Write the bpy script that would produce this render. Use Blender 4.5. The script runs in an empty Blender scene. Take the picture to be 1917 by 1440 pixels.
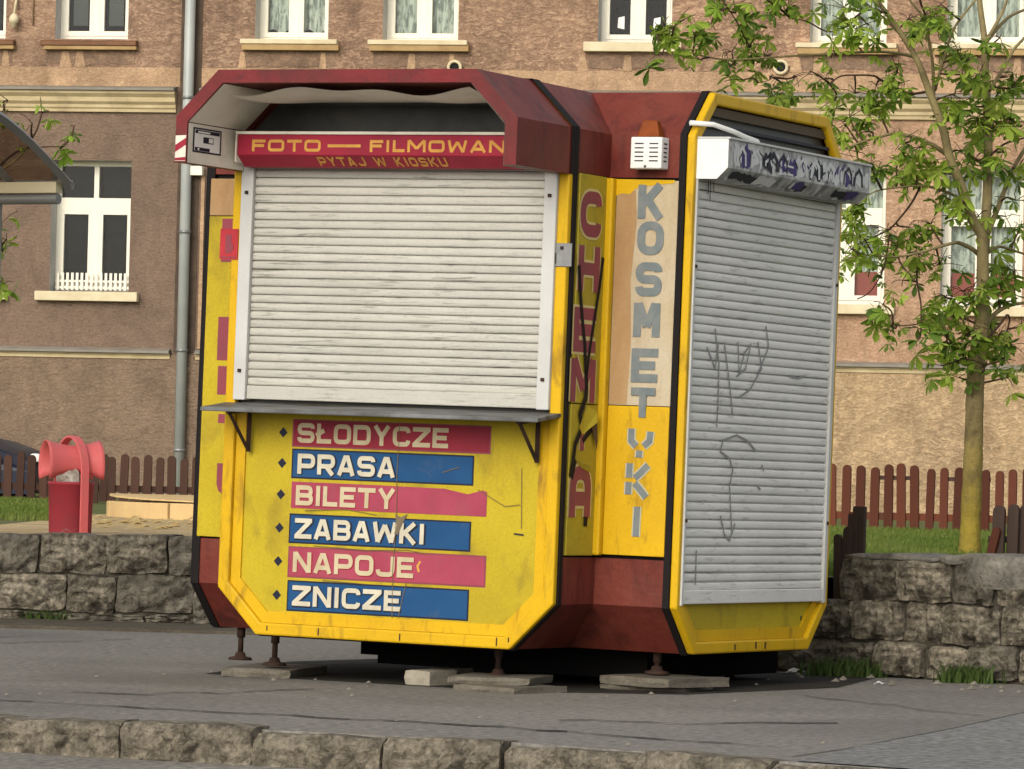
import bpy, math, random
import numpy as np
from mathutils import Vector, Matrix

random.seed(7); rng = np.random.default_rng(7)
scn = bpy.context.scene
COL = scn.collection
rad = math.radians

# ------------------------------------------------------------------ camera
EYE = Vector((0, 0, 0.88)); FPX = 8683.0; PITCH = 0.0201; ROLL = 0.0234
IW, IH = 1917.0, 1440.0
cF = Vector((0, math.cos(PITCH), math.sin(PITCH))); cR0 = Vector((1, 0, 0)); cU0 = cR0.cross(cF)
cR = cR0 * math.cos(ROLL) + cU0 * math.sin(ROLL); cU = -cR0 * math.sin(ROLL) + cU0 * math.cos(ROLL)
cam_d = bpy.data.cameras.new('camera'); cam = bpy.data.objects.new('camera', cam_d); COL.objects.link(cam)
cam_d.sensor_width = 36.0; cam_d.lens = 36.0 * FPX / IW; cam_d.clip_start = 0.5; cam_d.clip_end = 2000
cam.matrix_world = Matrix(((cR.x, cU.x, -cF.x, EYE.x), (cR.y, cU.y, -cF.y, EYE.y), (cR.z, cU.z, -cF.z, EYE.z), (0, 0, 0, 1)))
scn.camera = cam

# ------------------------------------------------------------------ sky, sun, exposure
SUN_DIR = Vector((-0.36, -0.80, 0.47)).normalized()          # towards the sun
world = bpy.data.worlds.new('World'); scn.world = world; world.use_nodes = True
wn = world.node_tree; wn.nodes.clear()
sky = wn.nodes.new('ShaderNodeTexSky'); sky.sky_type = 'NISHITA'; sky.sun_disc = False
sky.sun_elevation = math.asin(SUN_DIR.z); sky.sun_rotation = math.atan2(SUN_DIR.x, SUN_DIR.y)
sky.dust_density = 3.0; sky.air_density = 1.2
bg = wn.nodes.new('ShaderNodeBackground'); bg.inputs['Strength'].default_value = 0.15
wo = wn.nodes.new('ShaderNodeOutputWorld')
hz = wn.nodes.new('ShaderNodeHueSaturation'); hz.inputs['Saturation'].default_value = 0.30      # thin high cloud whitens the sky
wn.links.new(sky.outputs[0], hz.inputs['Color']); wn.links.new(hz.outputs[0], bg.inputs[0]); wn.links.new(bg.outputs[0], wo.inputs[0])
sun_d = bpy.data.lights.new('sun', 'SUN'); sun = bpy.data.objects.new('sun', sun_d); COL.objects.link(sun)
sun_d.energy = 0.95; sun_d.angle = rad(28); sun_d.color = (1.0, 0.87, 0.66)
sun.rotation_euler = SUN_DIR.to_track_quat('Z', 'Y').to_euler(); sun.location = (-20, -10, 30)
scn.view_settings.view_transform = 'Standard'; scn.view_settings.look = 'None'
scn.view_settings.exposure = 0.26; scn.view_settings.gamma = 1.0; scn.view_settings.use_curve_mapping = False

def ray(px, py):
    return cF + cR * ((px - IW / 2) / FPX) - cU * ((py - IH / 2) / FPX)
def at(px, py, Y):
    d = ray(px, py); return EYE + d * (Y / d.y)

# ------------------------------------------------------------------ object helpers
def tag(o, label=None, cat=None, group=None, kind=None):
    if label: o['label'] = label
    if cat: o['category'] = cat
    if group: o['group'] = group
    if kind: o['kind'] = kind
    return o
def empty(name, loc=(0, 0, 0), rz=0.0, parent=None):
    o = bpy.data.objects.new(name, None); COL.objects.link(o); o.location = loc; o.rotation_euler = (0, 0, rz)
    o.empty_display_size = 0.2
    if parent: o.parent = parent
    return o

class MB:
    def __init__(s): s.v = []; s.f = []; s.m = []; s.sm = []
    def add(s, vs, fs, m=0, smooth=False):
        b = len(s.v); s.v += [tuple(p) for p in vs]
        for f in fs: s.f.append(tuple(b + i for i in f)); s.m.append(m); s.sm.append(smooth)
        return s
    def box(s, a, b, m=0):
        (x0, y0, z0), (x1, y1, z1) = a, b
        return s.add([(x0,y0,z0),(x1,y0,z0),(x1,y1,z0),(x0,y1,z0),(x0,y0,z1),(x1,y0,z1),(x1,y1,z1),(x0,y1,z1)],
              [(0,3,2,1),(4,5,6,7),(0,1,5,4),(1,2,6,5),(2,3,7,6),(3,0,4,7)], m)
    def prism(s, poly, d, m=0, caps=True):
        """poly: list of Vector, d: extrusion vector"""
        n = len(poly); P = [Vector(p) for p in poly]; d = Vector(d)
        vs = P + [p + d for p in P]; fs = [(i, (i+1) % n, n + (i+1) % n, n + i) for i in range(n)]
        if caps: fs += [tuple(range(n-1, -1, -1)), tuple(range(n, 2*n))]
        return s.add(vs, fs, m)
    def ring(s, outer, inner, d, m=0):
        """closed ring between two polygons of equal count, extruded by d"""
        n = len(outer); d = Vector(d); O = [Vector(p) for p in outer]; I = [Vector(p) for p in inner]
        vs = O + I + [p + d for p in O] + [p + d for p in I]; fs = []
        for i in range(n):
            j = (i+1) % n
            fs += [(i, j, n+j, n+i), (2*n+i, 3*n+i, 3*n+j, 2*n+j), (i, 2*n+i, 2*n+j, j), (n+i, n+j, 3*n+j, 3*n+i)]
        return s.add(vs, fs, m)
    def tube(s, path, r, seg=8, m=0, cap=True, smooth=True):
        P = [Vector(p) for p in path]; n = len(P)
        rs = r if isinstance(r, (list, tuple)) else [r] * n
        up = None; vs = []; fs = []
        for i, p in enumerate(P):
            t = (P[min(i+1, n-1)] - P[max(i-1, 0)]).normalized()
            if up is None:
                a = Vector((0, 0, 1)) if abs(t.z) < 0.9 else Vector((1, 0, 0)); up = t.cross(a).normalized()
            up = (up - t * up.dot(t)).normalized(); sd = t.cross(up)
            for k in range(seg):
                an = 2 * math.pi * k / seg; vs.append(p + (up * math.cos(an) + sd * math.sin(an)) * rs[i])
        for i in range(n - 1):
            for k in range(seg):
                k2 = (k+1) % seg; fs.append((i*seg+k, i*seg+k2, (i+1)*seg+k2, (i+1)*seg+k))
        s.add(vs, fs, m, smooth)
        if cap:
            b = len(s.v) - n*seg
            s.f.append(tuple(b + k for k in range(seg-1, -1, -1))); s.m.append(m); s.sm.append(False)
            s.f.append(tuple(b + (n-1)*seg + k for k in range(seg))); s.m.append(m); s.sm.append(False)
        return s
    def lathe(s, prof, seg=24, c=(0, 0, 0), m=0, smooth=True, ax=None):
        vs = []; fs = []; n = len(prof); c = Vector(c)
        for (r, z) in prof:
            for k in range(seg):
                a = 2*math.pi*k/seg; vs.append(c + Vector((r*math.cos(a), r*math.sin(a), z)))
        for i in range(n-1):
            for k in range(seg):
                k2 = (k+1) % seg; fs.append((i*seg+k, i*seg+k2, (i+1)*seg+k2, (i+1)*seg+k))
        return s.add(vs, fs, m, smooth)
    def grid(s, fn, nu, nv, m=0, smooth=True):
        vs = [fn(i / nu, j / nv) for j in range(nv+1) for i in range(nu+1)]
        fs = [(j*(nu+1)+i, j*(nu+1)+i+1, (j+1)*(nu+1)+i+1, (j+1)*(nu+1)+i) for j in range(nv) for i in range(nu)]
        return s.add(vs, fs, m, smooth)
    def mesh(s, name, mats):
        me = bpy.data.meshes.new(name); me.from_pydata(s.v, [], s.f)
        for m in (mats if isinstance(mats, (list, tuple)) else [mats]): me.materials.append(m)
        me.polygons.foreach_set('material_index', s.m); me.polygons.foreach_set('use_smooth', s.sm)
        me.update(); return me
    def build(s, name, mats, parent=None, bevel=0, loc=(0, 0, 0), rz=0, seg=2):
        o = bpy.data.objects.new(name, s.mesh(name, mats)); COL.objects.link(o); o.location = loc; o.rotation_euler = (0, 0, rz)
        if parent: o.parent = parent
        if bevel:
            b = o.modifiers.new('bevel', 'BEVEL'); b.width = bevel; b.segments = seg; b.limit_method = 'ANGLE'; b.angle_limit = rad(35)
        return o
def inst(me, name, parent=None, loc=(0, 0, 0), rot=(0, 0, 0), sc=(1, 1, 1)):
    o = bpy.data.objects.new(name, me); COL.objects.link(o); o.location = loc; o.rotation_euler = rot; o.scale = sc
    if parent: o.parent = parent
    return o

# ------------------------------------------------------------------ materials
def M(name, col, rough=0.6, col2=None, nscale=4.0, nlo=0.35, nhi=0.65, stretch=(1, 1, 1), bump=0.0, bscale=60.0, bstretch=(1, 1, 1),
      bdist=0.01, dirt=None, dscale=2.0, dstretch=(1, 1, 1), dlo=0.5, dhi=0.75, damt=0.6, metal=0.0, spec=0.18, fine=0.0, fscale=80.0, trans=0.0, detail=6, world_co=False, ztint=None, orand=0.0, dmask=False):
    m = bpy.data.materials.new(name); m.use_nodes = True; nt = m.node_tree; N = nt.nodes; Lk = nt.links
    b = N['Principled BSDF']; b.inputs['Roughness'].default_value = rough; b.inputs['Metallic'].default_value = metal
    b.inputs['Specular IOR Level'].default_value = spec
    tc = N.new('ShaderNodeTexCoord')
    geo = N.new('ShaderNodeNewGeometry'); co = geo.outputs['Position'] if world_co else tc.outputs['Object']
    def noise(scale, st, det=detail, dist=0.0):
        mp = N.new('ShaderNodeMapping'); mp.inputs['Scale'].default_value = st; Lk.new(co, mp.inputs[0])
        n = N.new('ShaderNodeTexNoise'); n.inputs['Scale'].default_value = scale; n.inputs['Detail'].default_value = det
        n.inputs['Roughness'].default_value = 0.62; n.inputs['Distortion'].default_value = dist; Lk.new(mp.outputs[0], n.inputs[0]); return n.outputs[0]
    def rampf(sock, lo, hi):
        r = N.new('ShaderNodeMapRange'); r.inputs['From Min'].default_value = lo; r.inputs['From Max'].default_value = hi
        Lk.new(sock, r.inputs[0]); return r.outputs[0]
    def mix(fac, a, bb):
        x = N.new('ShaderNodeMix'); x.data_type = 'RGBA'
        if isinstance(fac, float): x.inputs[0].default_value = fac
        else: Lk.new(fac, x.inputs[0])
        for k, c in ((6, a), (7, bb)):
            if isinstance(c, tuple): x.inputs[k].default_value = (*c, 1)
            else: Lk.new(c, x.inputs[k])
        return x.outputs[2]
    def mul(sock, k):
        q = N.new('ShaderNodeMath'); q.operation = 'MULTIPLY'; Lk.new(sock, q.inputs[0]); q.inputs[1].default_value = k; return q.outputs[0]
    cur = tuple(col)
    if col2: cur = mix(rampf(noise(nscale, stretch), nlo, nhi), cur, tuple(col2))
    if fine:
        f = rampf(noise(fscale, (1, 1, 1), 3), 0.3, 0.7)
        hs = N.new('ShaderNodeHueSaturation'); q = N.new('ShaderNodeMapRange'); Lk.new(f, q.inputs[0])
        q.inputs['To Min'].default_value = 1 - fine; q.inputs['To Max'].default_value = 1 + fine; Lk.new(q.outputs[0], hs.inputs['Value'])
        if isinstance(cur, tuple): hs.inputs['Color'].default_value = (*cur, 1)
        else: Lk.new(cur, hs.inputs['Color'])
        cur = hs.outputs[0]
    if ztint:
        sx = N.new('ShaderNodeSeparateXYZ'); Lk.new(tc.outputs['Object'], sx.inputs[0]); ad = N.new('ShaderNodeMath'); ad.operation = 'ADD'; Lk.new(sx.outputs[2], ad.inputs[0])
        w_ = N.new('ShaderNodeMapRange'); Lk.new(noise(6, (1, 1, 1)), w_.inputs[0]); w_.inputs[3].default_value = -.3; w_.inputs[4].default_value = .3; Lk.new(w_.outputs[0], ad.inputs[1])
        cur = mix(rampf(ad.outputs[0], ztint[1], ztint[2]), cur, tuple(ztint[0]))
    if dirt:
        df = mul(rampf(noise(dscale, dstretch, 8, 0.6), dlo, dhi), damt)
        if dmask:
            qm = N.new('ShaderNodeMath'); qm.operation = 'MULTIPLY'; Lk.new(df, qm.inputs[0]); Lk.new(rampf(noise(1.7, (1, 1, 1), 3), 0.38, 0.60), qm.inputs[1]); df = qm.outputs[0]
        cur = mix(df, cur, tuple(dirt))
    if orand:
        oi_ = N.new('ShaderNodeObjectInfo'); qo = N.new('ShaderNodeMapRange'); Lk.new(oi_.outputs['Random'], qo.inputs[0]); qo.inputs['To Min'].default_value = 1 - orand; qo.inputs['To Max'].default_value = 1 + orand
        h2 = N.new('ShaderNodeHueSaturation'); Lk.new(qo.outputs[0], h2.inputs['Value'])
        if isinstance(cur, tuple): h2.inputs['Color'].default_value = (*cur, 1)
        else: Lk.new(cur, h2.inputs['Color'])
        cur = h2.outputs[0]
    if isinstance(cur, tuple): b.inputs['Base Color'].default_value = (*cur, 1)
    else: Lk.new(cur, b.inputs['Base Color'])
    if bump:
        bp = N.new('ShaderNodeBump'); bp.inputs['Strength'].default_value = bump; bp.inputs['Distance'].default_value = bdist
        Lk.new(noise(bscale, bstretch, 6, 0.5), bp.inputs['Height']); Lk.new(bp.outputs[0], b.inputs['Normal'])
    if trans:
        tr = N.new('ShaderNodeBsdfTranslucent'); ms = N.new('ShaderNodeMixShader'); ms.inputs[0].default_value = trans
        if isinstance(cur, tuple): tr.inputs[0].default_value = (*cur, 1)
        else: Lk.new(cur, tr.inputs[0])
        Lk.new(b.outputs[0], ms.inputs[1]); Lk.new(tr.outputs[0], ms.inputs[2]); Lk.new(ms.outputs[0], N['Material Output'].inputs[0])
    return m
def glass(name, tint=(0.8, 0.85, 0.85), refl=0.016):
    m = bpy.data.materials.new(name); m.use_nodes = True; nt = m.node_tree; N = nt.nodes; N.remove(N['Principled BSDF'])
    t = N.new('ShaderNodeBsdfTransparent'); t.inputs[0].default_value = (*tint, 1)
    g = N.new('ShaderNodeBsdfGlossy'); g.inputs['Roughness'].default_value = 0.03
    x = N.new('ShaderNodeMixShader'); x.inputs[0].default_value = refl
    nt.links.new(t.outputs[0], x.inputs[1]); nt.links.new(g.outputs[0], x.inputs[2]); nt.links.new(x.outputs[0], N['Material Output'].inputs[0]); return m

YEL = M('yellow_paint', (0.66, 0.405, 0.008), 0.45, (0.58, 0.35, 0.010), 3.0, bump=0.08, bscale=25, dirt=(0.15, 0.075, 0.02), dscale=7, dstretch=(2, 2, .55), dlo=0.55, dhi=0.74, damt=0.65, fine=0.06, fscale=120)
YELP = M('faded_yellow_panel', (0.51, 0.39, 0.020), 0.55, (0.42, 0.315, 0.017), 2.2, dirt=(0.12, 0.085, 0.025), dscale=6, dstretch=(1, 1, 0.5), dlo=0.52, dhi=0.76, damt=0.6, fine=0.10, fscale=90, bump=0.06, bscale=12)
YELC = M('olive_yellow_panel', (0.45, 0.355, 0.030), 0.55, (0.38, 0.29, 0.028), 3.0, dirt=(0.12, 0.09, 0.03), dscale=5, dlo=0.55, dhi=0.8, damt=0.5, fine=0.06)
MAR = M('maroon_paint', (0.140, 0.022, 0.017), 0.5, (0.180, 0.046, 0.030), 2.0, dirt=(0.040, 0.014, 0.014), dscale=5, dstretch=(2, 2, .45), dlo=0.46, dhi=0.72, damt=0.7, fine=0.10, fscale=60, bump=0.25, bscale=5, bdist=.03)
MARR = M('faded_maroon_rim', (0.195, 0.024, 0.028), 0.5, (0.120, 0.028, 0.026), 4.0, dirt=(0.05, 0.022, 0.022), dscale=7, damt=0.7, fine=0.08, bump=.3, bscale=5, bdist=.03)
BLK = M('black_rubber', (0.010, 0.008, 0.008), 0.75, spec=.2)
DARKIN = M('dark_interior', (0.02, 0.02, 0.02), 0.9)
DGLASS = M('dark_dusty_glass', (0.018, 0.020, 0.020), 0.4, (0.05, 0.05, 0.046), 4.0, spec=0.4)
LIN = M('grey_white_lining', (0.80, 0.75, 0.64), 0.6, (0.72, 0.67, 0.57), 4, dirt=(0.3, 0.25, 0.18), dscale=4, damt=0.4)
SHW = M('cream_shutter', (0.455, 0.445, 0.395), 0.5, (0.52, 0.51, 0.465), 1.2, dirt=(0.10, 0.088, 0.066), dscale=7, dstretch=(1, 1, 15), dlo=0.54, dhi=0.66, damt=0.62, fine=0.05, world_co=True, orand=.06, dmask=True)
SHG = M('grey_shutter', (0.74, 0.735, 0.69), 0.5, (0.66, 0.655, 0.615), 2.0, dirt=(0.22, 0.21, 0.19), dscale=6, dstretch=(1, 1, 11), dlo=0.54, dhi=0.66, damt=0.5, fine=0.04, world_co=True, orand=.05, dmask=True)
RAIL = M('white_aluminium', (0.56, 0.57, 0.55), 0.45, (0.48, 0.48, 0.46), 3)
WHT = M('white_enamel', (0.80, 0.80, 0.77), 0.4, dirt=(0.5, 0.47, 0.4), dscale=6, damt=0.4)
CREAM = M('cream_print', (0.58, 0.50, 0.33), 0.6, (0.48, 0.40, 0.25), 14)
CREAMW = M('white_print', (0.62, 0.58, 0.46), 0.6, (0.50, 0.46, 0.35), 14)
ORNG = M('gold_print', (0.68, 0.36, 0.08), 0.6, (0.55, 0.27, 0.06), 20)
SIGNR = M('red_sign_board', (0.36, 0.022, 0.045), 0.45, (0.27, 0.018, 0.04), 4)
PNK = M('pink_film', (0.385, 0.062, 0.105), 0.5, (0.32, 0.045, 0.08), 6, dirt=(0.2, 0.09, 0.08), dscale=9, damt=0.35)
RED = M('red_film', (0.30, 0.022, 0.04), 0.5, (0.24, 0.022, 0.04), 6)
BLU = M('blue_film', (0.008, 0.060, 0.170), 0.45, (0.013, 0.075, 0.20), 5, dirt=(0.10, 0.11, 0.11), dscale=8, dlo=0.6, damt=0.4)
NAVY = M('dark_outline', (0.015, 0.018, 0.035), 0.5)
ROSE = M('rose_letters', (0.27, 0.055, 0.075), 0.5, (0.22, 0.055, 0.07), 9)
PALEO = M('pale_outline', (0.62, 0.50, 0.22), 0.6)
GRYL = M('grey_letters', (0.145, 0.175, 0.185), 0.6, (0.20, 0.22, 0.215), 20)
PALEG = M('pale_grey_outline', (0.45, 0.43, 0.30), 0.6)
PLY = M('bare_board', (0.34, 0.195, 0.085), 0.7, (0.46, 0.31, 0.16), 2.5, stretch=(1, 1, 0.35), dirt=(0.17, 0.10, 0.055), dscale=3, damt=0.4, fine=0.06)
PLYW = M('pale_board', (0.47, 0.385, 0.25), 0.65, (0.53, 0.465, 0.35), 2.5, dirt=(0.27, 0.16, 0.07), dscale=3, dstretch=(1.4, 1, 0.4), dlo=0.44, dhi=0.68, damt=0.55, fine=0.05)
STEEL = M('grey_metal', (0.30, 0.31, 0.31), 0.4, (0.2, 0.2, 0.2), 8, metal=0.5)
RUST = M('rusty_steel', (0.030, 0.020, 0.016), 0.8, (0.06, 0.032, 0.022), 14, bump=0.2, bscale=80)
AMBER = M('amber_plastic', (0.24, 0.052, 0.004), 0.5, (0.17, 0.035, 0.003), 20, spec=.2)
GRAFB = M('black_spray', (0.03, 0.03, 0.04), 0.6); GRAFW = M('white_spray', (0.62, 0.63, 0.62), 0.6); GRAFP = M('purple_spray', (0.075, 0.05, 0.17), 0.6)
GRAFG = M('marker_grey', (0.26, 0.26, 0.26), 0.7)
BOXG = M('dirty_aluminium', (0.44, 0.44, 0.43), 0.5, (0.15, 0.15, 0.155), 9, nlo=0.44, nhi=0.62, stretch=(1, 1, 0.6), dirt=(0.6, 0.59, 0.57), dscale=11, dlo=0.52, dhi=0.62, damt=0.85)
ASPH = M('old_asphalt', (0.205, 0.193, 0.172), 0.9, (0.245, 0.230, 0.204), 0.45, nlo=0.3, nhi=0.7, fine=0.36, fscale=26, bump=0.8, bscale=60, bdist=0.012, dirt=(0.13, 0.121, 0.107), dscale=0.35, dlo=0.46, dhi=0.66, damt=0.65)
ASPN = M('new_asphalt', (0.190, 0.187, 0.177), 0.9, (0.22, 0.216, 0.204), 0.6, fine=0.5, fscale=24, bump=0.6, bscale=80, bdist=0.008)
ROAD = M('road_asphalt', (0.21, 0.194, 0.167), 0.9, (0.27, 0.25, 0.217), 1.3, fine=0.5, fscale=26, bump=0.8, bscale=60, bdist=0.012, dirt=(0.11, 0.10, 0.085), dscale=3)
KERB = M('worn_kerb_granite', (0.235, 0.205, 0.155), 0.9, (0.105, 0.092, 0.070), 12, nlo=0.40, nhi=0.60, fine=0.35, fscale=60, bump=1.0, bscale=30, bdist=0.025, dirt=(0.035, 0.030, 0.023), dscale=16, dlo=0.54, dhi=0.66, damt=0.85, spec=0.2)
STONE = M('dark_wall_stone', (0.270, 0.245, 0.195), 0.9, (0.115, 0.102, 0.080), 14, nlo=0.38, nhi=0.62, fine=0.6, fscale=28, bump=1.0, bscale=26, bdist=0.045, dirt=(0.030, 0.027, 0.020), dscale=12, dlo=0.52, dhi=0.66, damt=0.8, orand=.25)
STONE2 = M('brown_wall_stone', (0.31, 0.275, 0.210), 0.9, (0.118, 0.102, 0.078), 12, nlo=0.38, nhi=0.62, fine=0.6, fscale=28, bump=1.0, bscale=22, bdist=0.045, dirt=(0.030, 0.026, 0.020), dscale=10, dlo=0.52, dhi=0.66, damt=0.8, orand=.35)
MORT = M('grey_mortar', (0.040, 0.036, 0.028), 0.95, (0.095, 0.085, 0.066), 16, bump=0.8, bscale=30, bdist=0.02)
CONC = M('pale_concrete', (0.165, 0.148, 0.118), 0.9, (0.115, 0.102, 0.080), 8, fine=0.2, bump=0.5, bscale=50)
FENB = M('dark_brown_picket', (0.048, 0.024, 0.017), 0.8, (0.075, 0.038, 0.026), 6, stretch=(1, 1, 0.2), fine=0.1, orand=.3)
FENR = M('red_brown_picket', (0.120, 0.032, 0.016), 0.75, (0.070, 0.028, 0.018), 4, stretch=(1, 1, 0.2), fine=0.12, orand=.35)
FENK = M('blackish_picket', (0.042, 0.030, 0.024), 0.8, (0.075, 0.045, 0.035), 5, stretch=(1, 1, 0.2))
GRASS = M('grass_blades', (0.095, 0.160, 0.022), 0.7, (0.19, 0.225, 0.055), 1.3, trans=0.3)
WEED = M('weed_blades', (0.045, 0.085, 0.02), 0.7, (0.08, 0.12, 0.03), 9, trans=0.2)
LAWN = M('lawn_soil', (0.09, 0.13, 0.025), 0.95, (0.14, 0.13, 0.06), 1.2, fine=0.2, bump=0.5, bscale=25)
SAND = M('pale_sand', (0.60, 0.46, 0.26), 0.95, (0.40, 0.29, 0.15), 3.0, fine=0.2, fscale=25, bump=0.8, bscale=12, bdist=0.05)
TAN = M('tan_sandpit', (0.66, 0.47, 0.23), 0.7, (0.56, 0.39, 0.18), 2, fine=0.05)
BARK = M('pale_bark', (0.29, 0.235, 0.110), 0.85, (0.19, 0.15, 0.072), 9, stretch=(1, 1, 0.4), bump=0.6, bscale=25, bdist=.015, dirt=(0.08, 0.06, 0.035), dscale=7, damt=0.65)
BARKY = M('limed_bark', (0.30, 0.225, 0.035), 0.85, (0.20, 0.155, 0.033), 6, bump=0.8, bscale=22, bdist=.02, ztint=((0.235, 0.18, 0.085), .35, 1.0), dirt=(0.055, 0.04, 0.025), dscale=6, dstretch=(1, 1, .7), dlo=.50, dhi=.66, damt=0.75)
TWIG = M('dark_twig', (0.07, 0.040, 0.025), 0.8)
LEAF = [M('leaf_light', (0.29, 0.41, 0.045), 0.5, (0.37, 0.47, 0.075), 3, trans=0.42, orand=.2), M('leaf_mid', (0.185, 0.305, 0.032), 0.5, (0.24, 0.35, 0.045), 3, trans=0.38, orand=.25), M('leaf_dark', (0.075, 0.145, 0.02), 0.5, (0.12, 0.19, 0.028), 3, trans=0.3)]
BINR = M('faded_red_bin', (0.37, 0.040, 0.060), 0.6, (0.29, 0.045, 0.06), 5, dirt=(0.30, 0.20, 0.18), dscale=6, dlo=0.60, dhi=0.66, damt=0.85)
BINP = M('salmon_plastic', (0.70, 0.135, 0.14), 0.5, (0.62, 0.14, 0.14), 4, dirt=(.45, .14, .12), dscale=5, damt=.5)
PAPER = M('pale_rubbish', (0.50, 0.46, 0.40), 0.8, (0.25, 0.22, 0.18), 18)
SHEL = M('shelter_grey_metal', (0.22, 0.22, 0.21), 0.4, metal=0.3)
SHEC = M('shelter_cream_panel', (0.56, 0.50, 0.34), 0.5)
CARB = M('dark_blue_car_paint', (0.004, 0.008, 0.026), 0.4, spec=0.25)
PVC = M('white_pvc', (0.84, 0.80, 0.68), 0.4)
REVL = M('whitewashed_reveal', (0.56, 0.55, 0.53), 0.8, (0.48, 0.47, 0.45), 5)
SILLW = M('cream_sill', (0.70, 0.62, 0.42), 0.7, (0.6, 0.5, 0.32), 4)
SILLT = M('ochre_sill_moulding', (0.46, 0.32, 0.15), 0.8, (0.34, 0.22, 0.10), 4)
SILLB = M('brown_sill_tile', (0.20, 0.095, 0.045), 0.5, (0.15, 0.07, 0.035), 6)
MOULD = M('cream_moulding', (0.56, 0.46, 0.28), 0.8, (0.44, 0.35, 0.20), 3, stretch=(1, 1, 3), dirt=(0.25, 0.19, 0.12), dscale=3, damt=0.5)
FLASH = M('zinc_flashing', (0.27, 0.245, 0.205), 0.6, (0.21, 0.19, 0.16), 4)
PIPE = M('zinc_drainpipe', (0.42, 0.44, 0.42), 0.45, (0.35, 0.37, 0.36), 2, metal=0.1)
CURT_W = M('white_lace_curtain', (0.58, 0.60, 0.51), 0.9, (0.24, 0.27, 0.23), 10, nlo=0.47, nhi=0.58, stretch=(1.6, 1, 0.55))
CURT_B = M('grey_roller_blind', (0.10, 0.105, 0.095), 0.8, (0.075, 0.08, 0.072), 6, stretch=(0.1, 1, 3))
CURT_D = M('dark_roller_blind', (0.006, 0.007, 0.007), 0.9, (0.012, 0.014, 0.013), 5, stretch=(0.1, 1, 3), spec=.05)
ROOM = M('room_dark', (0.015, 0.014, 0.014), 0.9)
REDB = M('red_flower_box', (0.32, 0.075, 0.05), 0.7)
GLS = glass('window_glass'); 
TINT = glass('smoked_polycarbonate', (0.30, 0.25, 0.20), 0.06)

# facade plaster: layered relief
def plaster(name, c1, c2, c3, relief, rs, left_brown=0.0, sc=1.0):
    m = bpy.data.materials.new(name); m.use_nodes = True; nt = m.node_tree; N = nt.nodes; Lk = nt.links
    b = N['Principled BSDF']; b.inputs['Roughness'].default_value = 0.9; b.inputs['Specular IOR Level'].default_value = 0.2
    tc = N.new('ShaderNodeTexCoord')
    def noise(scale, st, det, dist=0.0, rough=0.55):
        mp = N.new('ShaderNodeMapping'); mp.inputs['Scale'].default_value = st; Lk.new(tc.outputs['Object'], mp.inputs[0])
        n = N.new('ShaderNodeTexNoise'); n.inputs['Scale'].default_value = scale; n.inputs['Detail'].default_value = det
        n.inputs['Distortion'].default_value = dist; n.inputs['Roughness'].default_value = rough; Lk.new(mp.outputs[0], n.inputs[0]); return n.outputs[0]
    def mr(s, lo, hi, a=0.0, bb=1.0):
        r = N.new('ShaderNodeMapRange'); r.inputs[1].default_value = lo; r.inputs[2].default_value = hi; r.inputs[3].default_value = a; r.inputs[4].default_value = bb
        Lk.new(s, r.inputs[0]); return r.outputs[0]
    def mix(f, a, c):
        x = N.new('ShaderNodeMix'); x.data_type = 'RGBA'; Lk.new(f, x.inputs[0])
        for k, q in ((6, a), (7, c)):
            if isinstance(q, tuple): x.inputs[k].default_value = (*q, 1)
            else: Lk.new(q, x.inputs[k])
        return x.outputs[2]
    big = mr(noise(0.55, (1, 1, 0.8), 5), 0.36, 0.64)
    strokes = noise(rs, (1.0, 1, 2.0), 6, 1.1, 0.62)
    cur = mix(big, c1, c2)
    cur = mix(mr(strokes, 0.46, 0.62, 0, 0.85), cur, c3)
    cur = mix(mr(noise(2.6, (1.4, 1, .45), 7, .5), 0.52, 0.70, 0, 0.55), cur, tuple(k * .55 for k in c1))
    if left_brown:
        sp = N.new('ShaderNodeSeparateXYZ'); Lk.new(tc.outputs['Object'], sp.inputs[0])
        e = N.new('ShaderNodeMath'); e.operation = 'ADD'; Lk.new(sp.outputs[0], e.inputs[0]); Lk.new(mr(noise(0.5, (1, 1, 1), 4), 0, 1, -2.5, 2.5), e.inputs[1])
        cur = mix(mr(e.outputs[0], -3.5, 3.0, left_brown, 0.0), cur, (0.190, 0.134, 0.100))  # blends to a duller brown towards the left end
    gr1 = N.new('ShaderNodeHueSaturation'); Lk.new(cur, gr1.inputs['Color']); Lk.new(mr(noise(26, (1, 1, 1.5), 5, .4, .7), 0.3, 0.7, 0.68, 1.30), gr1.inputs['Value']); cur = gr1.outputs[0]
    gr2 = N.new('ShaderNodeHueSaturation'); Lk.new(cur, gr2.inputs['Color']); Lk.new(mr(noise(1.6, (1, 1, .8), 6, 1.0, .65), 0.32, 0.68, 0.78, 1.18), gr2.inputs['Value']); cur = gr2.outputs[0]
    Lk.new(cur, b.inputs['Base Color'])
    bp = N.new('ShaderNodeBump'); bp.inputs['Strength'].default_value = relief; bp.inputs['Distance'].default_value = 0.035
    Lk.new(strokes, bp.inputs['Height'])
    bp2 = N.new('ShaderNodeBump'); bp2.inputs['Strength'].default_value = 0.35; bp2.inputs['Distance'].default_value = 0.01
    Lk.new(noise(60, (1, 1, 1), 4), bp2.inputs['Height']); Lk.new(bp.outputs[0], bp2.inputs['Normal']); Lk.new(bp2.outputs[0], b.inputs['Normal'])
    return m
PL_UP = plaster('rough_upper_plaster', (0.235, 0.142, 0.095), (0.385, 0.237, 0.152), (0.54, 0.36, 0.232), 1.0, 8.5, 0.3)
PL_BAND = plaster('smooth_tan_band', (0.46, 0.305, 0.18), (0.38, 0.25, 0.155), (0.49, 0.335, 0.205), 0.25, 9.0)
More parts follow.
